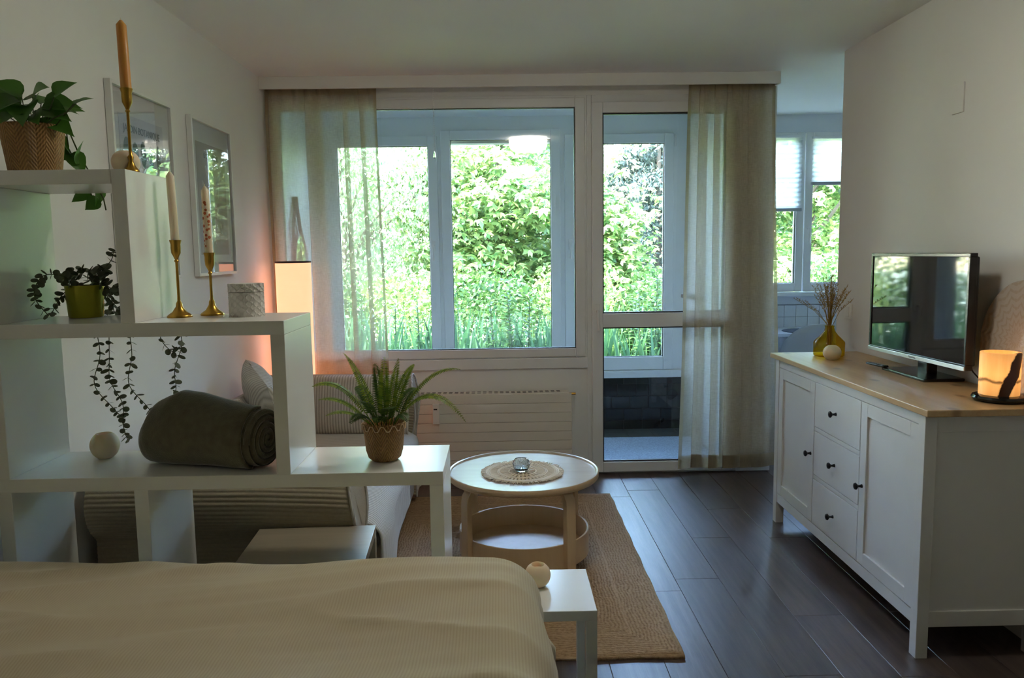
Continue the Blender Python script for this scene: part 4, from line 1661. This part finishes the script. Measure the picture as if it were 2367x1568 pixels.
# vase
vx, vy = 1.662, 3.90
vs_ = thing('glass_vase', 'amber glass bottle vase at the window end of the sideboard', 'vase', (vx, vy, ST))
MB().lathe([(.0, ST + .002), (.066, ST + .002), (.074, ST + .008), (.075, ST + .070), (.073, ST + .076), (.040, ST + .110), (.026, ST + .130), (.021, ST + .148), (.024, ST + .156)], (vx, vy), 48, True, False).build('glass_body', AMBER, vs_, smooth=True, angle=60)
dg = thing('dried_grass', 'bunch of brown dried grass stems standing in the amber vase', 'dried grass', (vx, vy, ST + .01))
random.seed(21)
for i in range(40):
    a = random.random() * 6.28
    sp_ = abs(random.gauss(0, .055)) + .005
    if i < 3:
        sp_ = .11
    hgt = random.uniform(.33, .43) - sp_ * .5
    x0, y0 = vx + random.gauss(0, .008), vy + random.gauss(0, .008)
    tip = (vx + math.cos(a) * sp_ * 1.2, vy + math.sin(a) * sp_ * 1.2, ST + hgt)
    pts = [(x0, y0, ST + .012), (vx + (x0 - vx) * .6, vy + (y0 - vy) * .6, ST + .15), (vx + math.cos(a) * sp_ * .5, vy + math.sin(a) * sp_ * .5, ST + .15 + (hgt - .15) * .55), tip]
    m = MB().tube(pts, .0016, 4, .6)
    p2, p3 = Vector(pts[2]), Vector(pts[3])
    for q in range(22):
        t_ = q / 22
        p = p2.lerp(p3, t_)
        d = Vector((random.gauss(0, 1), random.gauss(0, 1), 1.2)).normalized() * .013
        sd_ = d.orthogonal().normalized() * .0022
        m.add([p, p + d * .5 + sd_, p + d, p + d * .5 - sd_], [(0, 1, 2, 3)])
    m.build('grass_stem', GRASSD, dg, fix=False)


def ball_candle(label, c, r, h, mat, hole=True):
    a0, a1 = R(-62), R(56 if hole else 62)
    zs0, zs1 = math.sin(a0), math.sin(a1)
    prof = [(0, 0)]
    for i in range(15):
        a = a0 + (a1 - a0) * i / 14
        prof.append((r * math.cos(a), h * (math.sin(a) - zs0) / (zs1 - zs0)))
    if hole:
        prof += [(r * .52, h * 1.005), (r * .46, h * .97), (r * .44, h * .80), (0, h * .78)]
    else:
        prof += [(r * .25, h * 1.01), (0, h * 1.005)]
    o = MB().lathe([(a, b + c[2]) for a, b in prof], (c[0], c[1]), 40, False, False).build('ball_candle', mat, None, c, smooth=True, angle=50)
    return tag(o, label, 'candle', 'round wax candles')


ball_candle('ivory ball candle in front of the amber vase on the sideboard', (1.625, 3.775, ST), .043, .070, WAX, False)
ball_candle('hollow ivory ball candle on the small white side table by the bed', (.100, 2.235, .45), .0385, .066, WAXW)
ball_candle('hollow yellowish ball candle on the shelf board beside the rolled blanket', (-1.160, 2.255, Z1), .040, .072, WAX)
ball_candle('peach ball candle on top of the shelf behind the tallest candlestick', (-1.0, 2.16, Z3), .036, .060, WAXW, False)

# light switch
sw = thing('light_switch', 'white rocker light switch on the right wall above the sideboard', 'switch', (1.892, 4.20, 1.05))
B(1.886, 1.8955, 4.155, 4.243, 1.052, 1.138).build('plate', SWITCHM, sw, bevel=.003)
B(1.880, 1.887, 4.180, 4.218, 1.066, 1.124).build('rocker', SWITCHM, sw, bevel=.002)

# ================================================================== ON THE SHELF


def candlestick(label, c, h, base_r, cup_r=.016):
    x_, y_, z_ = c
    prof = [(.0, 0), (base_r, 0), (base_r, .004), (base_r * .92, .007), (base_r * .55, .016), (base_r * .28, .030), (.008, .040), (.0045, .046), (.0038, .06), (.0038, h - .062),
            (.0065, h - .058), (.0042, h - .054), (.0075, h - .046), (.0125, h - .036), (.0135, h - .022), (.013, h - .012), (cup_r, h - .001), (cup_r, h), (.0125, h), (.012, h - .008), (0, h - .010)]
    o = MB().lathe([(a, b + z_) for a, b in prof], (x_, y_), 28, False, False).build('candlestick', BRASS, None, c, smooth=True, angle=45)
    return tag(o, label, 'candlestick', 'brass candlesticks')


def taper(label, c, h, r, mat, lean=(0, 0)):
    x_, y_, z_ = c
    t = thing('taper_candle', label, 'candle', c, 'taper candles')
    prof = [(0, 0), (r, 0), (r * .98, h * .5), (r * .94, h - .012), (r * .6, h - .006), (r * .25, h)]
    m = MB().lathe([(a, b) for a, b in prof], (0, 0), 20, False, True)
    m.v = [(x_ + a + lean[0] * c_, y_ + b + lean[1] * c_, z_ + c_) for a, b, c_ in m.v]
    m.build('wax', mat, t, smooth=True, angle=50)
    MB().tube([(x_ + lean[0] * h, y_ + lean[1] * h, z_ + h - .001), (x_ + lean[0] * h, y_ + lean[1] * h, z_ + h + .006)], .0012, 5).build('wick', WAX, t)
    return t


candlestick('brass candlestick on the very top board of the shelf', (-.972, 2.13, Z3), .217, .020)
taper('honey-coloured taper candle, highest of the three', (-.972, 2.13, Z3 + .208), .182, .0135, HONEY, (-.012, 0))
candlestick('tall brass candlestick on the middle board beside the upright', (-.903, 2.215, Z2), .216, .034)
taper('plain ivory taper candle in the tall brass candlestick', (-.903, 2.215, Z2 + .207), .197, .0115, WAX, (-.02, 0))
candlestick('shorter brass candlestick on the middle board next to the ceramic jar', (-.833, 2.275, Z2), .180, .033)
tp = taper('ivory taper candle with red dots in the shorter brass candlestick', (-.833, 2.275, Z2 + .171), .197, .0115, WAX, (-.01, 0))
m = MB()
random.seed(4)
for i in range(24):
    z_ = .010 + .15 * (i / 24) + random.uniform(-.003, .003)
    a = R(-85) + random.choice((-1.2, -.6, 0, .6, 1.1)) + random.uniform(-.2, .2)
    r_ = .0118
    ds = random.choice((.0046, .0032, .0040))
    cxx, cyy = -.833 - .01 * z_, 2.275
    vs = [(cxx + r_ * math.cos(a), cyy + r_ * math.sin(a), Z2 + .171 + z_)]
    for q in range(8):
        b = q * math.pi / 4
        aa = a + ds * math.cos(b) / r_
        vs.append((cxx + (r_ - .0001) * math.cos(aa), cyy + (r_ - .0001) * math.sin(aa), Z2 + .171 + z_ + ds * math.sin(b)))
    m.add(vs, [(0, 1 + q, 1 + (q + 1) % 8) for q in range(8)])
m.build('dots', SPOTR, tp)

# ceramic jar with relief
jr = thing('ceramic_jar', 'white ceramic lidded jar with arched relief at the end of the middle board', 'jar', (-.715, 2.22, Z2))


def relief(z0, z1, r, nm, par):
    n, mrows = 168, 30
    vs, fs = [], []
    for j in range(mrows + 1):
        z = z0 + (z1 - z0) * j / mrows
        for i in range(n):
            a = 2 * math.pi * i / n
            f_ = (a * 14 / (2 * math.pi)) % 1.0
            c1 = .5 + .42 * math.cos(2 * math.pi * (z - Z2) / .036)
            dd = min(abs(f_ - c1), abs(f_ - (1 - c1)))
            d = .0028 * max(0, 1 - dd / .11)
            vs.append((-.715 + (r + d) * math.cos(a), 2.22 + (r + d) * math.sin(a), z))
    for j in range(mrows):
        for i in range(n):
            q = (i + 1) % n
            fs.append((j * n + i, j * n + q, (j + 1) * n + q, (j + 1) * n + i))
    fs.append(tuple(range(n)))
    fs.append(tuple(mrows * n + i for i in range(n)))
    return MB().add(vs, fs).build(nm, CERAM, par, smooth=True, angle=45)


relief(Z2, Z2 + .068, .0465, 'body', jr)
relief(Z2 + .0695, Z2 + .0925, .0467, 'lid', jr)

# ---- leaf shapes


def heart_leaf():
    out = [(0, 0), (.17, -.06), (.35, .02), (.45, .18), (.43, .38), (.33, .60), (.18, .82), (.05, 1.0), (0, 1.10)]
    vs = []
    for i in range(len(out)):
        x_, y_ = out[i]
        vs += [(-x_, y_, -.20 * y_ * y_ + .40 * x_), (0, y_ * .98 + .01, -.20 * y_ * y_), (x_, y_, -.20 * y_ * y_ + .40 * x_)]
    fs = []
    for i in range(len(out) - 1):
        a, b = 3 * i, 3 * (i + 1)
        fs += [(a, a + 1, b + 1, b), (a + 1, a + 2, b + 2, b + 1)]
    return MB().add(vs, fs)


HEART = mesh_only(heart_leaf(), 'leaf', LF_POTHOS, True)


def oval_leaf():
    n = 12
    vs = [(0, .5, .05)]
    for i in range(n):
        a = 2 * math.pi * i / n
        vs.append((.42 * math.sin(a), .5 - .5 * math.cos(a), .04 * math.cos(a)))
    return MB().add(vs, [(0, 1 + i, 1 + (i + 1) % n) for i in range(n)])


OVAL = mesh_only(oval_leaf(), 'leaf', LF_EUC, True)


def leaf_at(mesh, parent, p, d, up, size, name='leaf'):
    d = Vector(d).normalized()
    up = Vector(up)
    s_ = d.cross(up)
    if s_.length < 1e-4:
        s_ = d.orthogonal()
    s_.normalize()
    nn = s_.cross(d)
    m = Matrix(((s_.x * size, d.x * size, nn.x * size, p[0]), (s_.y * size, d.y * size, nn.y * size, p[1]), (s_.z * size, d.z * size, nn.z * size, p[2]), (0, 0, 0, 1)))
    return inst(mesh, name, parent, m)


# ---- pothos in basket on the top board
px_, py_ = -1.245, 2.165
po = thing('potted_pothos', 'trailing green pothos in a woven bamboo basket on top of the shelf', 'plant', (px_, py_, Z3))
MB().lathe([(0, Z3 + .003), (.060, Z3 + .003), (.064, Z3 + .008), (.079, Z3 + .128), (.077, Z3 + .130), (.073, Z3 + .126), (.070, Z3 + .10), (0, Z3 + .10)], (px_, py_), 48, False, False).build('basket', WEAVE, po, smooth=True, angle=50)
MB().lathe([(0, Z3 + .112), (.0725, Z3 + .112)], (px_, py_), 24, False, False).build('soil', SOIL, po)
random.seed(9)
# leaf: (tip base point, pointing dir, up, size)
PL = []
for a_, rr, hh, dz, sz in ((185, .045, .215, .05, .085), (215, .040, .185, -.35, .080), (250, .030, .205, -.30, .085), (285, .040, .190, -.45, .085), (312, .035, .215, .30, .070), (335, .045, .185, -.25, .080), (5, .040, .200, .05, .075), (160, .045, .195, .25, .080),
                           (120, .040, .205, .3, .080), (80, .040, .21, .3, .080), (40, .045, .195, .15, .075), (200, .050, .165, -.55, .075), (300, .045, .165, -.20, .070), (228, .020, .225, .40, .065), (265, .050, .160, -.15, .065), (345, .050, .165, -.55, .075)):
    ca, sa = math.cos(R(a_)), math.sin(R(a_))
    PL.append(((px_ + rr * ca, py_ + rr * sa, Z3 + hh - .015), (ca, sa * .8, dz), (.15 * ca, -.75, .6), sz))
PL += [
      ((-1.158, 2.13, Z3 + .205), (.75, -.1, .50), (-.5, -.9, .3), .055), ((-1.10, 2.12, Z3 + .178), (.85, -.1, .40), (-.2, -.3, .9), .042), ((-1.165, 2.14, Z3 + .165), (.95, 0, .03), (-.1, -.25, .95), .050),
      ((-1.160, 2.10, Z3 + .085), (.60, -.2, -.65), (.5, -.8, .4), .065), ((-1.135, 2.11, Z3 + .085), (.30, -.1, -.9), (-.8, -.5, .1), .055), ((-1.098, 2.11, Z3 + .022), (.05, -.1, .95), (-.9, -.4, .1), .052),
      ((-1.112, 2.10, Z3 + .045), (.50, -.1, -.70), (.7, -.7, .2), .055), ((-1.125, 2.09, Z3 + .030), (-.8, -.3, -.25), (.1, -.5, .8), .028),
      ((-1.062, 2.06, Z3 - .050), (-.65, -.1, -.75), (.6, -.2, .1), .042), ((-1.030, 2.06, Z3 - .045), (.05, -.1, -1), (.9, -.15, 0), .045), ((-1.030, 2.06, Z3 - .075), (-.75, -.1, -.55), (.5, -.2, .3), .040)]
TR = []
for i_, (p, d, up, sz) in enumerate(PL):
    if i_ >= 19:      # trailing leaves hang over the back edge of the board
        kk = 2.345 / p[1] if p[2] < Z3 else 2.29 / p[1]
        p = (p[0] * kk, p[1] * kk, CH + (p[2] - CH) * kk)
        sz = sz * kk
    TR.append((p, d, up, sz))
PL = TR
st = MB()
for p, d, up, sz in PL:
    if sz < .01:
        continue
    leaf_at(HEART, po, p, d, up, sz * 1.05)
    if p[2] > Z3 + .13:
        st.tube([(px_ + (p[0] - px_) * .4, py_ + (p[1] - py_) * .4, Z3 + .11), (px_ + (p[0] - px_) * .75, py_ + (p[1] - py_) * .75, (Z3 + .13 + p[2]) / 2), p], .0014, 5)
st.build('leaf_stalks', STEM, po, smooth=True)
MB().tube([(-1.215, 2.20, Z3 + .12), (-1.205, 2.26, Z3 + .125), (-1.225, 2.30, Z3 + .09), (-1.215, 2.335, Z3 + .03), (-1.20, 2.350, Z3 - .02), (-1.185, 2.350, Z3 - .075)], .002, 6).build('vine', STEM, po, smooth=True)
MB().tube([(-1.205, 2.19, Z3 + .12), (-1.19, 2.25, Z3 + .12), (-1.20, 2.31, Z3 + .07), (-1.185, 2.345, Z3 + .01), (-1.160, 2.350, Z3 - .05), (-1.155, 2.350, Z3 - .085)], .002, 6).build('vine', STEM, po, smooth=True)
MB().tube([(-1.20, 2.13, Z3 + .12), (-1.155, 2.11, Z3 + .14), (-1.12, 2.11, Z3 + .155), (-1.10, 2.12, Z3 + .185)], .0016, 6).build('vine', STEM, po, smooth=True)

# ---- eucalyptus garland plant in the olive pot
ex_, ey_ = -1.193, 2.27
eu = thing('potted_eucalyptus', 'trailing eucalyptus garland plant in a shiny olive green pot', 'plant', (ex_, ey_, Z2))
MB().lathe([(0, Z2 + .001), (.044, Z2 + .001), (.046, Z2 + .004), (.051, Z2 + .092), (.049, Z2 + .093), (.047, Z2 + .085), (0, Z2 + .084)], (ex_, ey_), 48, False, False).build('pot', GREENPOT, eu, smooth=True, angle=45)
random.seed(13)


def garland(pts, n, sz):
    P = [Vector(p) for p in pts]
    # Catmull-Rom resample
    Q = []
    for i in range(len(P) - 1):
        p0, p1, p2, p3 = P[max(i - 1, 0)], P[i], P[i + 1], P[min(i + 2, len(P) - 1)]
        for k in range(8):
            t_ = k / 8
            Q.append(.5 * ((2 * p1) + (-p0 + p2) * t_ + (2 * p0 - 5 * p1 + 4 * p2 - p3) * t_ * t_ + (-p0 + 3 * p1 - 3 * p2 + p3) * t_ ** 3))
    Q.append(P[-1])
    MB().tube(Q, .0012, 5).build('stem', STEM, eu, smooth=True)
    for i in range(n):
        u = (i + .5) / n * (len(Q) - 1)
        j = int(u)
        p = Q[j].lerp(Q[min(j + 1, len(Q) - 1)], u - j)
        tg = (Q[min(j + 1, len(Q) - 1)] - Q[max(j - 1, 0)]).normalized()
        side = tg.cross(Vector((math.sin(i * 1.9), math.cos(i * 1.9), .3))).normalized()
        for s_ in (-1, 1):
            d = side * s_ + tg * .35 + Vector((0, 0, -.12))
            leaf_at(OVAL, eu, p, d, (random.gauss(0, .7), random.gauss(0, .7), 1), sz * random.uniform(.7, 1.25) * (1.0 - .25 * i / n))


# crown leaves
for i in range(60):
    a = random.random() * 6.28
    rr = .055 * math.sqrt(random.random())
    p = (ex_ + rr * math.cos(a), ey_ + rr * math.sin(a) * .9, Z2 + .09 + random.random() * .05)
    leaf_at(OVAL, eu, p, (math.cos(a), math.sin(a), random.uniform(-.1, .9)), (random.gauss(0, .6), -.6, .8), random.uniform(.020, .030))
# trailing strands: over the back edge of the board, hanging in front of the wall
YH = YBk + .02
top = Z2 + .10
garland([(ex_ - .02, ey_ - .03, top), (-1.205, 2.19, top + .020), (-1.240, 2.16, top + .025), (-1.264, 2.15, top - .01), (-1.262, 2.15, Z2 + .055), (-1.232, 2.15, Z2 + .014)], 17, .024)
garland([(ex_ - .02, ey_, top), (ex_ - .06, ey_, top - .03), (ex_ - .055, ey_ - .04, Z2 + .05), (ex_ - .065, ey_ - .06, Z2 + .016)], 10, .022)
garland([(ex_ + .02, ey_, top), (ex_ + .07, ey_ + .02, top + .06), (ex_ + .075, ey_ + .03, top + .09)], 5, .026)
garland([(ex_ + .03, ey_ - .01, top), (ex_ + .07, ey_ - .01, top - .01), (ex_ + .085, ey_ - .02, Z2 + .05), (ex_ + .09, ey_ - .02, Z2 + .012)], 8, .024)
hang = [[(-1.213, Z2 - .03), (-1.205, Z2 - .12), (-1.228, Z2 - .21), (-1.180, Z2 - .28), (-1.150, Z2 - .315)],
        [(-1.172, Z2 - .03), (-1.178, Z2 - .13), (-1.180, Z2 - .20), (-1.148, Z2 - .27), (-1.150, Z2 - .34), (-1.140, Z2 - .385)],
        [(-1.115, Z2 - .03), (-1.110, Z2 - .12), (-1.125, Z2 - .21), (-1.075, Z2 - .28), (-1.045, Z2 - .33)],
        [(-1.030, Z2 - .03), (-1.015, Z2 - .085), (-.985, Z2 - .115), (-.965, Z2 - .10)],
        [(-.970, Z2 - .03), (-.958, Z2 - .09), (-.985, Z2 - .17), (-.985, Z2 - .23), (-1.01, Z2 - .29)]]
cnt = (13, 18, 16, 6, 13)
for hg_, c_ in zip(hang, cnt):
    a = hg_[0]
    st_ = [(ex_ + (a[0] - ex_) * .3, ey_ + .03, top - .01), (ex_ + (a[0] - ex_) * .8, YBk - .01, Z2 + .025), (a[0], YH, Z2 - .005)]
    garland(st_ + [(p[0], YH, p[1]) for p in hg_], int(c_ * 1.55) + 6, .024)

# ---- fern
fx, fy = -.333, 2.175
fe = thing('potted_fern', 'green fern in a woven bamboo pot on the lowest step', 'plant', (fx, fy, Z1))
MB().lathe([(0, Z1 + .001), (.036, Z1 + .001), (.046, Z1 + .010), (.052, Z1 + .030), (.060, Z1 + .108), (.058, Z1 + .110), (.055, Z1 + .104), (.052, Z1 + .085), (0, Z1 + .085)], (fx, fy), 48, False, False).build('basket', WEAVE, fe, smooth=True, angle=50)
zz_ = [(fx + (.0605 + .0008) * math.cos(2 * math.pi * i / 48), fy + .0613 * math.sin(2 * math.pi * i / 48), Z1 + (.106 if i % 4 < 2 else .092)) for i in range(49)]
MB().tube(zz_, .0018, 5).build('zigzag_trim', BIRCH, fe, smooth=True)


def frond(p0, p1, sag, wd, n, mat, twist=0.0):
    p0, p1 = Vector(p0), Vector(p1)
    mid = (p0 + p1) / 2 + Vector((0, 0, sag))
    m = MB()
    P = [(1 - t_) ** 2 * p0 + 2 * t_ * (1 - t_) * mid + t_ * t_ * p1 for t_ in [i / 20 for i in range(21)]]
    m.tube(P, .0016, 5, .4)
    for i in range(n):
        t_ = .16 + .84 * i / n
        a = (1 - t_) ** 2 * p0 + 2 * t_ * (1 - t_) * mid + t_ * t_ * p1
        tg = (2 * (1 - t_) * (mid - p0) + 2 * t_ * (p1 - mid)).normalized()
        up = Vector((math.sin(twist), -.35, 1)).normalized()
        s_ = tg.cross(up).normalized()
        L = 1.02 * wd * (math.sin(math.pi * min(1, (t_ * .92 + .06))) ** .55) * (1.05 - .35 * t_)
        for sg in (-1, 1):
            d = (s_ * sg + tg * .30 - up * .12).normalized() * L
            ww = tg * min(.0033, L * .17)
            m.add([a, a + d * .35 + ww, a + d, a + d * .35 - ww], [(0, 1, 2, 3)])
    return m.build('frond', mat, fe, fix=False)


fb = Z1 + .10
FR = [((fx - .02, fy, fb), (-.43, 2.13, 1.172), .06, .024, 34, LF_FERN), ((fx - .03, fy, fb), (-.512, 2.10, 1.085), .10, .026, 36, LF_FERN), ((fx - .03, fy - .02, fb), (-.492, 2.08, 1.052), .06, .022, 32, LF_FERN),
      ((fx - .03, fy - .02, fb), (-.470, 2.06, 1.012), .05, .020, 28, LF_FERN), ((fx, fy, fb), (-.322, 2.15, 1.158), .0, .026, 34, LF_FERN), ((fx + .01, fy + .01, fb), (-.285, 2.17, 1.150), .02, .024, 32, LF_FERN),
      ((fx + .02, fy, fb), (-.245, 2.20, 1.128), .06, .024, 32, LF_FERN), ((fx + .03, fy, fb), (-.112, 2.15, 1.118), .10, .020, 38, LF_FERN), ((fx + .03, fy - .01, fb), (-.098, 2.10, .980), .16, .022, 40, LF_FERN),
      ((fx + .02, fy - .01, fb), (-.262, 2.12, 1.09), .04, .022, 28, LF_FERN), ((fx - .01, fy - .03, fb), (-.375, 2.05, 1.05), .05, .030, 26, LF_FERND), ((fx + .01, fy - .03, fb), (-.295, 2.05, 1.03), .05, .032, 26, LF_FERND),
      ((fx - .03, fy + .02, fb), (-.42, 2.24, 1.06), .06, .028, 26, LF_FERND), ((fx + .03, fy + .02, fb), (-.24, 2.24, 1.05), .06, .028, 26, LF_FERND), ((fx, fy + .02, fb), (-.36, 2.22, 1.13), .02, .026, 30, LF_FERND),
      ((fx - .02, fy - .03, fb), (-.41, 2.08, .985), .06, .028, 22, LF_FERND), ((fx + .03, fy - .03, fb), (-.255, 2.09, .985), .06, .028, 22, LF_FERND), ((fx, fy - .03, fb), (-.335, 2.06, .99), .05, .030, 22, LF_FERND)]
for a in FR:
    frond(*a)

# ---- rolled blanket
rb = thing('rolled_blanket', 'dark olive fleece blanket rolled up on the lower shelf board', 'blanket', (-.83, 2.18, Z1))
A_, E_ = Vector((-1.000, 2.235, Z1)), Vector((-.650, 2.125, Z1))
ax = (E_ - A_).normalized()
sd_ = Vector((ax.y, -ax.x, 0))
secs = [(0.0, .050, .045, .055), (.03, .075, .062, .066), (.12, .092, .086, .088), (.28, .096, .099, .100), (.45, .093, .096, .097), (.62, .088, .089, .090), (.80, .085, .083, .084), (.94, .083, .080, .081), (1.0, .080, .077, .079)]
vs, fs = [], []
n = 56
for q, (t_, ry, rz, cz) in enumerate(secs):
    c = A_.lerp(E_, t_)
    for i in range(n):
        a = 2 * math.pi * i / n
        k = 1 + .025 * noise.noise(Vector((math.cos(a) * 1.5, math.sin(a) * 1.5, t_ * 4))) + .012 * noise.noise(Vector((math.cos(a) * 5, math.sin(a) * 5, t_ * 9)))
        pz = cz + rz * math.sin(a) * k
        vs.append(tuple(c + sd_ * (ry * math.cos(a) * k) + Vector((0, 0, max(.002, pz)))))
for q in range(len(secs) - 1):
    for i in range(n):
        j = (i + 1) % n
        fs.append((q * n + i, q * n + j, (q + 1) * n + j, (q + 1) * n + i))
fs.append(tuple(range(n)))
body = MB().add(vs, fs)
bo = body.build('roll', FLEECE, rb, smooth=True, angle=70)
ss = bo.modifiers.new('sub', 'SUBSURF')
ss.levels = ss.render_levels = 1
cE = E_ + Vector((0, 0, .079))
sp_ = []
for i in range(150):
    th = i / 150 * 2 * math.pi * 4.3
    rr = .0745 * (1 - i / 150) + .005
    sp_.append(tuple(cE + sd_ * rr * 1.03 * math.cos(th) + Vector((0, 0, rr * .98 * math.sin(th))) + ax * (-.006 + .010 * (i / 150))))
MB().tube(sp_, .0088, 8).build('spiral_fold', FLEECE, rb, smooth=True)
m = MB()
m.add([tuple(cE + ax * -.008 + sd_ * .076 * math.cos(2 * math.pi * i / 40) + Vector((0, 0, .074 * math.sin(2 * math.pi * i / 40)))) for i in range(40)], [tuple(range(40))])
m.build('roll_end', FLEECE, rb)
# outer layer tucked round the front with a hem near the bottom


def flap(u, v):
    t_ = .04 + .90 * u
    k0 = max(q for q in range(len(secs)) if secs[q][0] <= t_)
    k0 = min(k0, len(secs) - 2)
    f_ = (t_ - secs[k0][0]) / (secs[k0 + 1][0] - secs[k0][0])
    ry, rz, cz = (secs[k0][q] + (secs[k0 + 1][q] - secs[k0][q]) * f_ for q in (1, 2, 3))
    a = R(100 - (162 + 7 * math.sin(u * 7)) * v)
    k = .99 + .07 * v * v
    c = A_.lerp(E_, t_)
    return tuple(c + sd_ * (ry * k * math.cos(a)) + Vector((0, 0, max(.008, cz + rz * k * math.sin(a)))))


o = MB().grid(flap, 34, 24).build('flap', FLEECE, rb, smooth=True, fix=False, angle=180)
so = o.modifiers.new('solid', 'SOLIDIFY')
so.thickness = .006
MB().tube([flap(i / 34, 1.0) for i in range(35)], .0045, 6).build('hem', FLEECE, rb, smooth=True)
ring_ = []
cS = A_.lerp(E_, .80) + Vector((0, 0, .084))
for i in range(41):
    a = 2 * math.pi * i / 40
    ring_.append(tuple(cS + sd_ * .0865 * math.cos(a) + Vector((0, 0, .0835 * math.sin(a)))))
MB().tube(ring_, .0028, 5, closed_ends=False).build('seam', FLEECE, rb, smooth=True)

# ================================================================== PICTURES


def picture(label, y0, y1, z0, z1, art):
    t = thing('framed_poster', label, 'picture', (XL, (y0 + y1) / 2, z0), 'white framed botanical posters')
    xf_, xb = XL + .026, XL + .002
    f = MB()
    e = .014
    f.box(xb, xf_, y0, y0 + e, z0, z1).box(xb, xf_, y1 - e, y1, z0, z1).box(xb, xf_, y0 + e, y1 - e, z0, z0 + e).box(xb, xf_, y0 + e, y1 - e, z1 - e, z1)
    f.build('frame', FRAMEW, t, bevel=.001)
    B(XL + .004, XL + .010, y0 + e, y1 - e, z0 + e, z1 - e).build('passepartout', MATP, t)
    py0, py1, pz0, pz1 = y0 + .075, y1 - .075, z0 + .10, z1 - .105
    pr = B(XL + .010, XL + .0112, py0, py1, pz0, pz1).build('print', PAPER if art == 1 else PAPER2, t)
    B(XL + .0165, XL + .0185, y0 + e, y1 - e, z0 + e, z1 - e).build('glass', PICGLASS, t)
    me = text_mesh('JARDIN BOTANIQUE' if art == 1 else 'BOTANIQUE', .040 if art == 1 else .034, .0003)
    me.materials.append(INK)
    o = bpy.data.objects.new('lettering', me)
    COL.objects.link(o)
    o.parent = pr
    rot = Matrix(((0, 0, 1, 0), (1, 0, 0, 0), (0, 1, 0, 0), (0, 0, 0, 1)))
    W_ = py1 - py0
    sx_ = min(1, W_ * .82 / max(.01, max(v.co.x for v in me.vertices) * 2))
    o.matrix_local = Matrix.Translation(Vector((XL + .0120, (py0 + py1) / 2, pz1 - (.05 if art == 1 else .06))) - Vector(WL[pr.name])) @ rot @ Matrix.Diagonal((sx_, 1, 1, 1))
    xx = XL + .0118

    def blob(cy_, cz_, ry, rz, mat, nm, rot_=0):
        vs = [(xx, cy_ + ry * math.cos(a) * math.cos(rot_) - rz * math.sin(a) * math.sin(rot_), cz_ + ry * math.cos(a) * math.sin(rot_) + rz * math.sin(a) * math.cos(rot_)) for a in [2 * math.pi * i / 20 for i in range(20)]]
        vs2 = [(xx - .0006, b, c) for a, b, c in vs]
        MB().add(vs + vs2, [tuple(range(20))] + [(i, (i + 1) % 20, 20 + (i + 1) % 20, 20 + i) for i in range(20)]).build(nm, mat, pr)
    if art == 1:
        for i in range(5):
            blob(py0 + W_ * (.14 + .18 * i), pz1 - .135 - .012 * (i % 2), .028 - .002 * i, .052, INKG, 'printed_leaf')
        for i in range(4):
            blob(py0 + W_ * (.2 + .2 * i), pz0 + .2 + .03 * (i % 2), .030, .060, INKG, 'printed_leaf', .4)
        blob((py0 + py1) / 2, pz0 + .10, W_ * .33, .04, INKG, 'printed_vase')
    else:
        rnd = random.Random(6)
        for i in range(16):
            blob(py0 + W_ * rnd.uniform(.15, .85), pz0 + (pz1 - pz0) * rnd.uniform(.1, .72), .012, .045, PALELINE, 'printed_leaf', rnd.uniform(-1, 1))
        MB().tube([(xx, (py0 + py1) / 2, pz0 + .05), (xx, (py0 + py1) / 2 + .02, (pz0 + pz1) / 2), (xx, (py0 + py1) / 2, pz1 - .15)], .003, 5).build('printed_stem', PALELINE, pr)


picture('white framed botanical poster with grey leaf print and lettering, nearer the bed', 2.92, 3.452, 1.35, 2.085, 1)
picture('white framed botanical poster with brown leaf print, nearer the window', 3.662, 4.19, 1.35, 2.085, 2)

# thin conduit cover on the upper right wall
tag(B(1.888, 1.8955, 3.22, 3.30, 1.98, 2.10).build('wall_cover', WHITE_WALL, bevel=.002), 'flat white cover plate high on the right wall', 'cover')
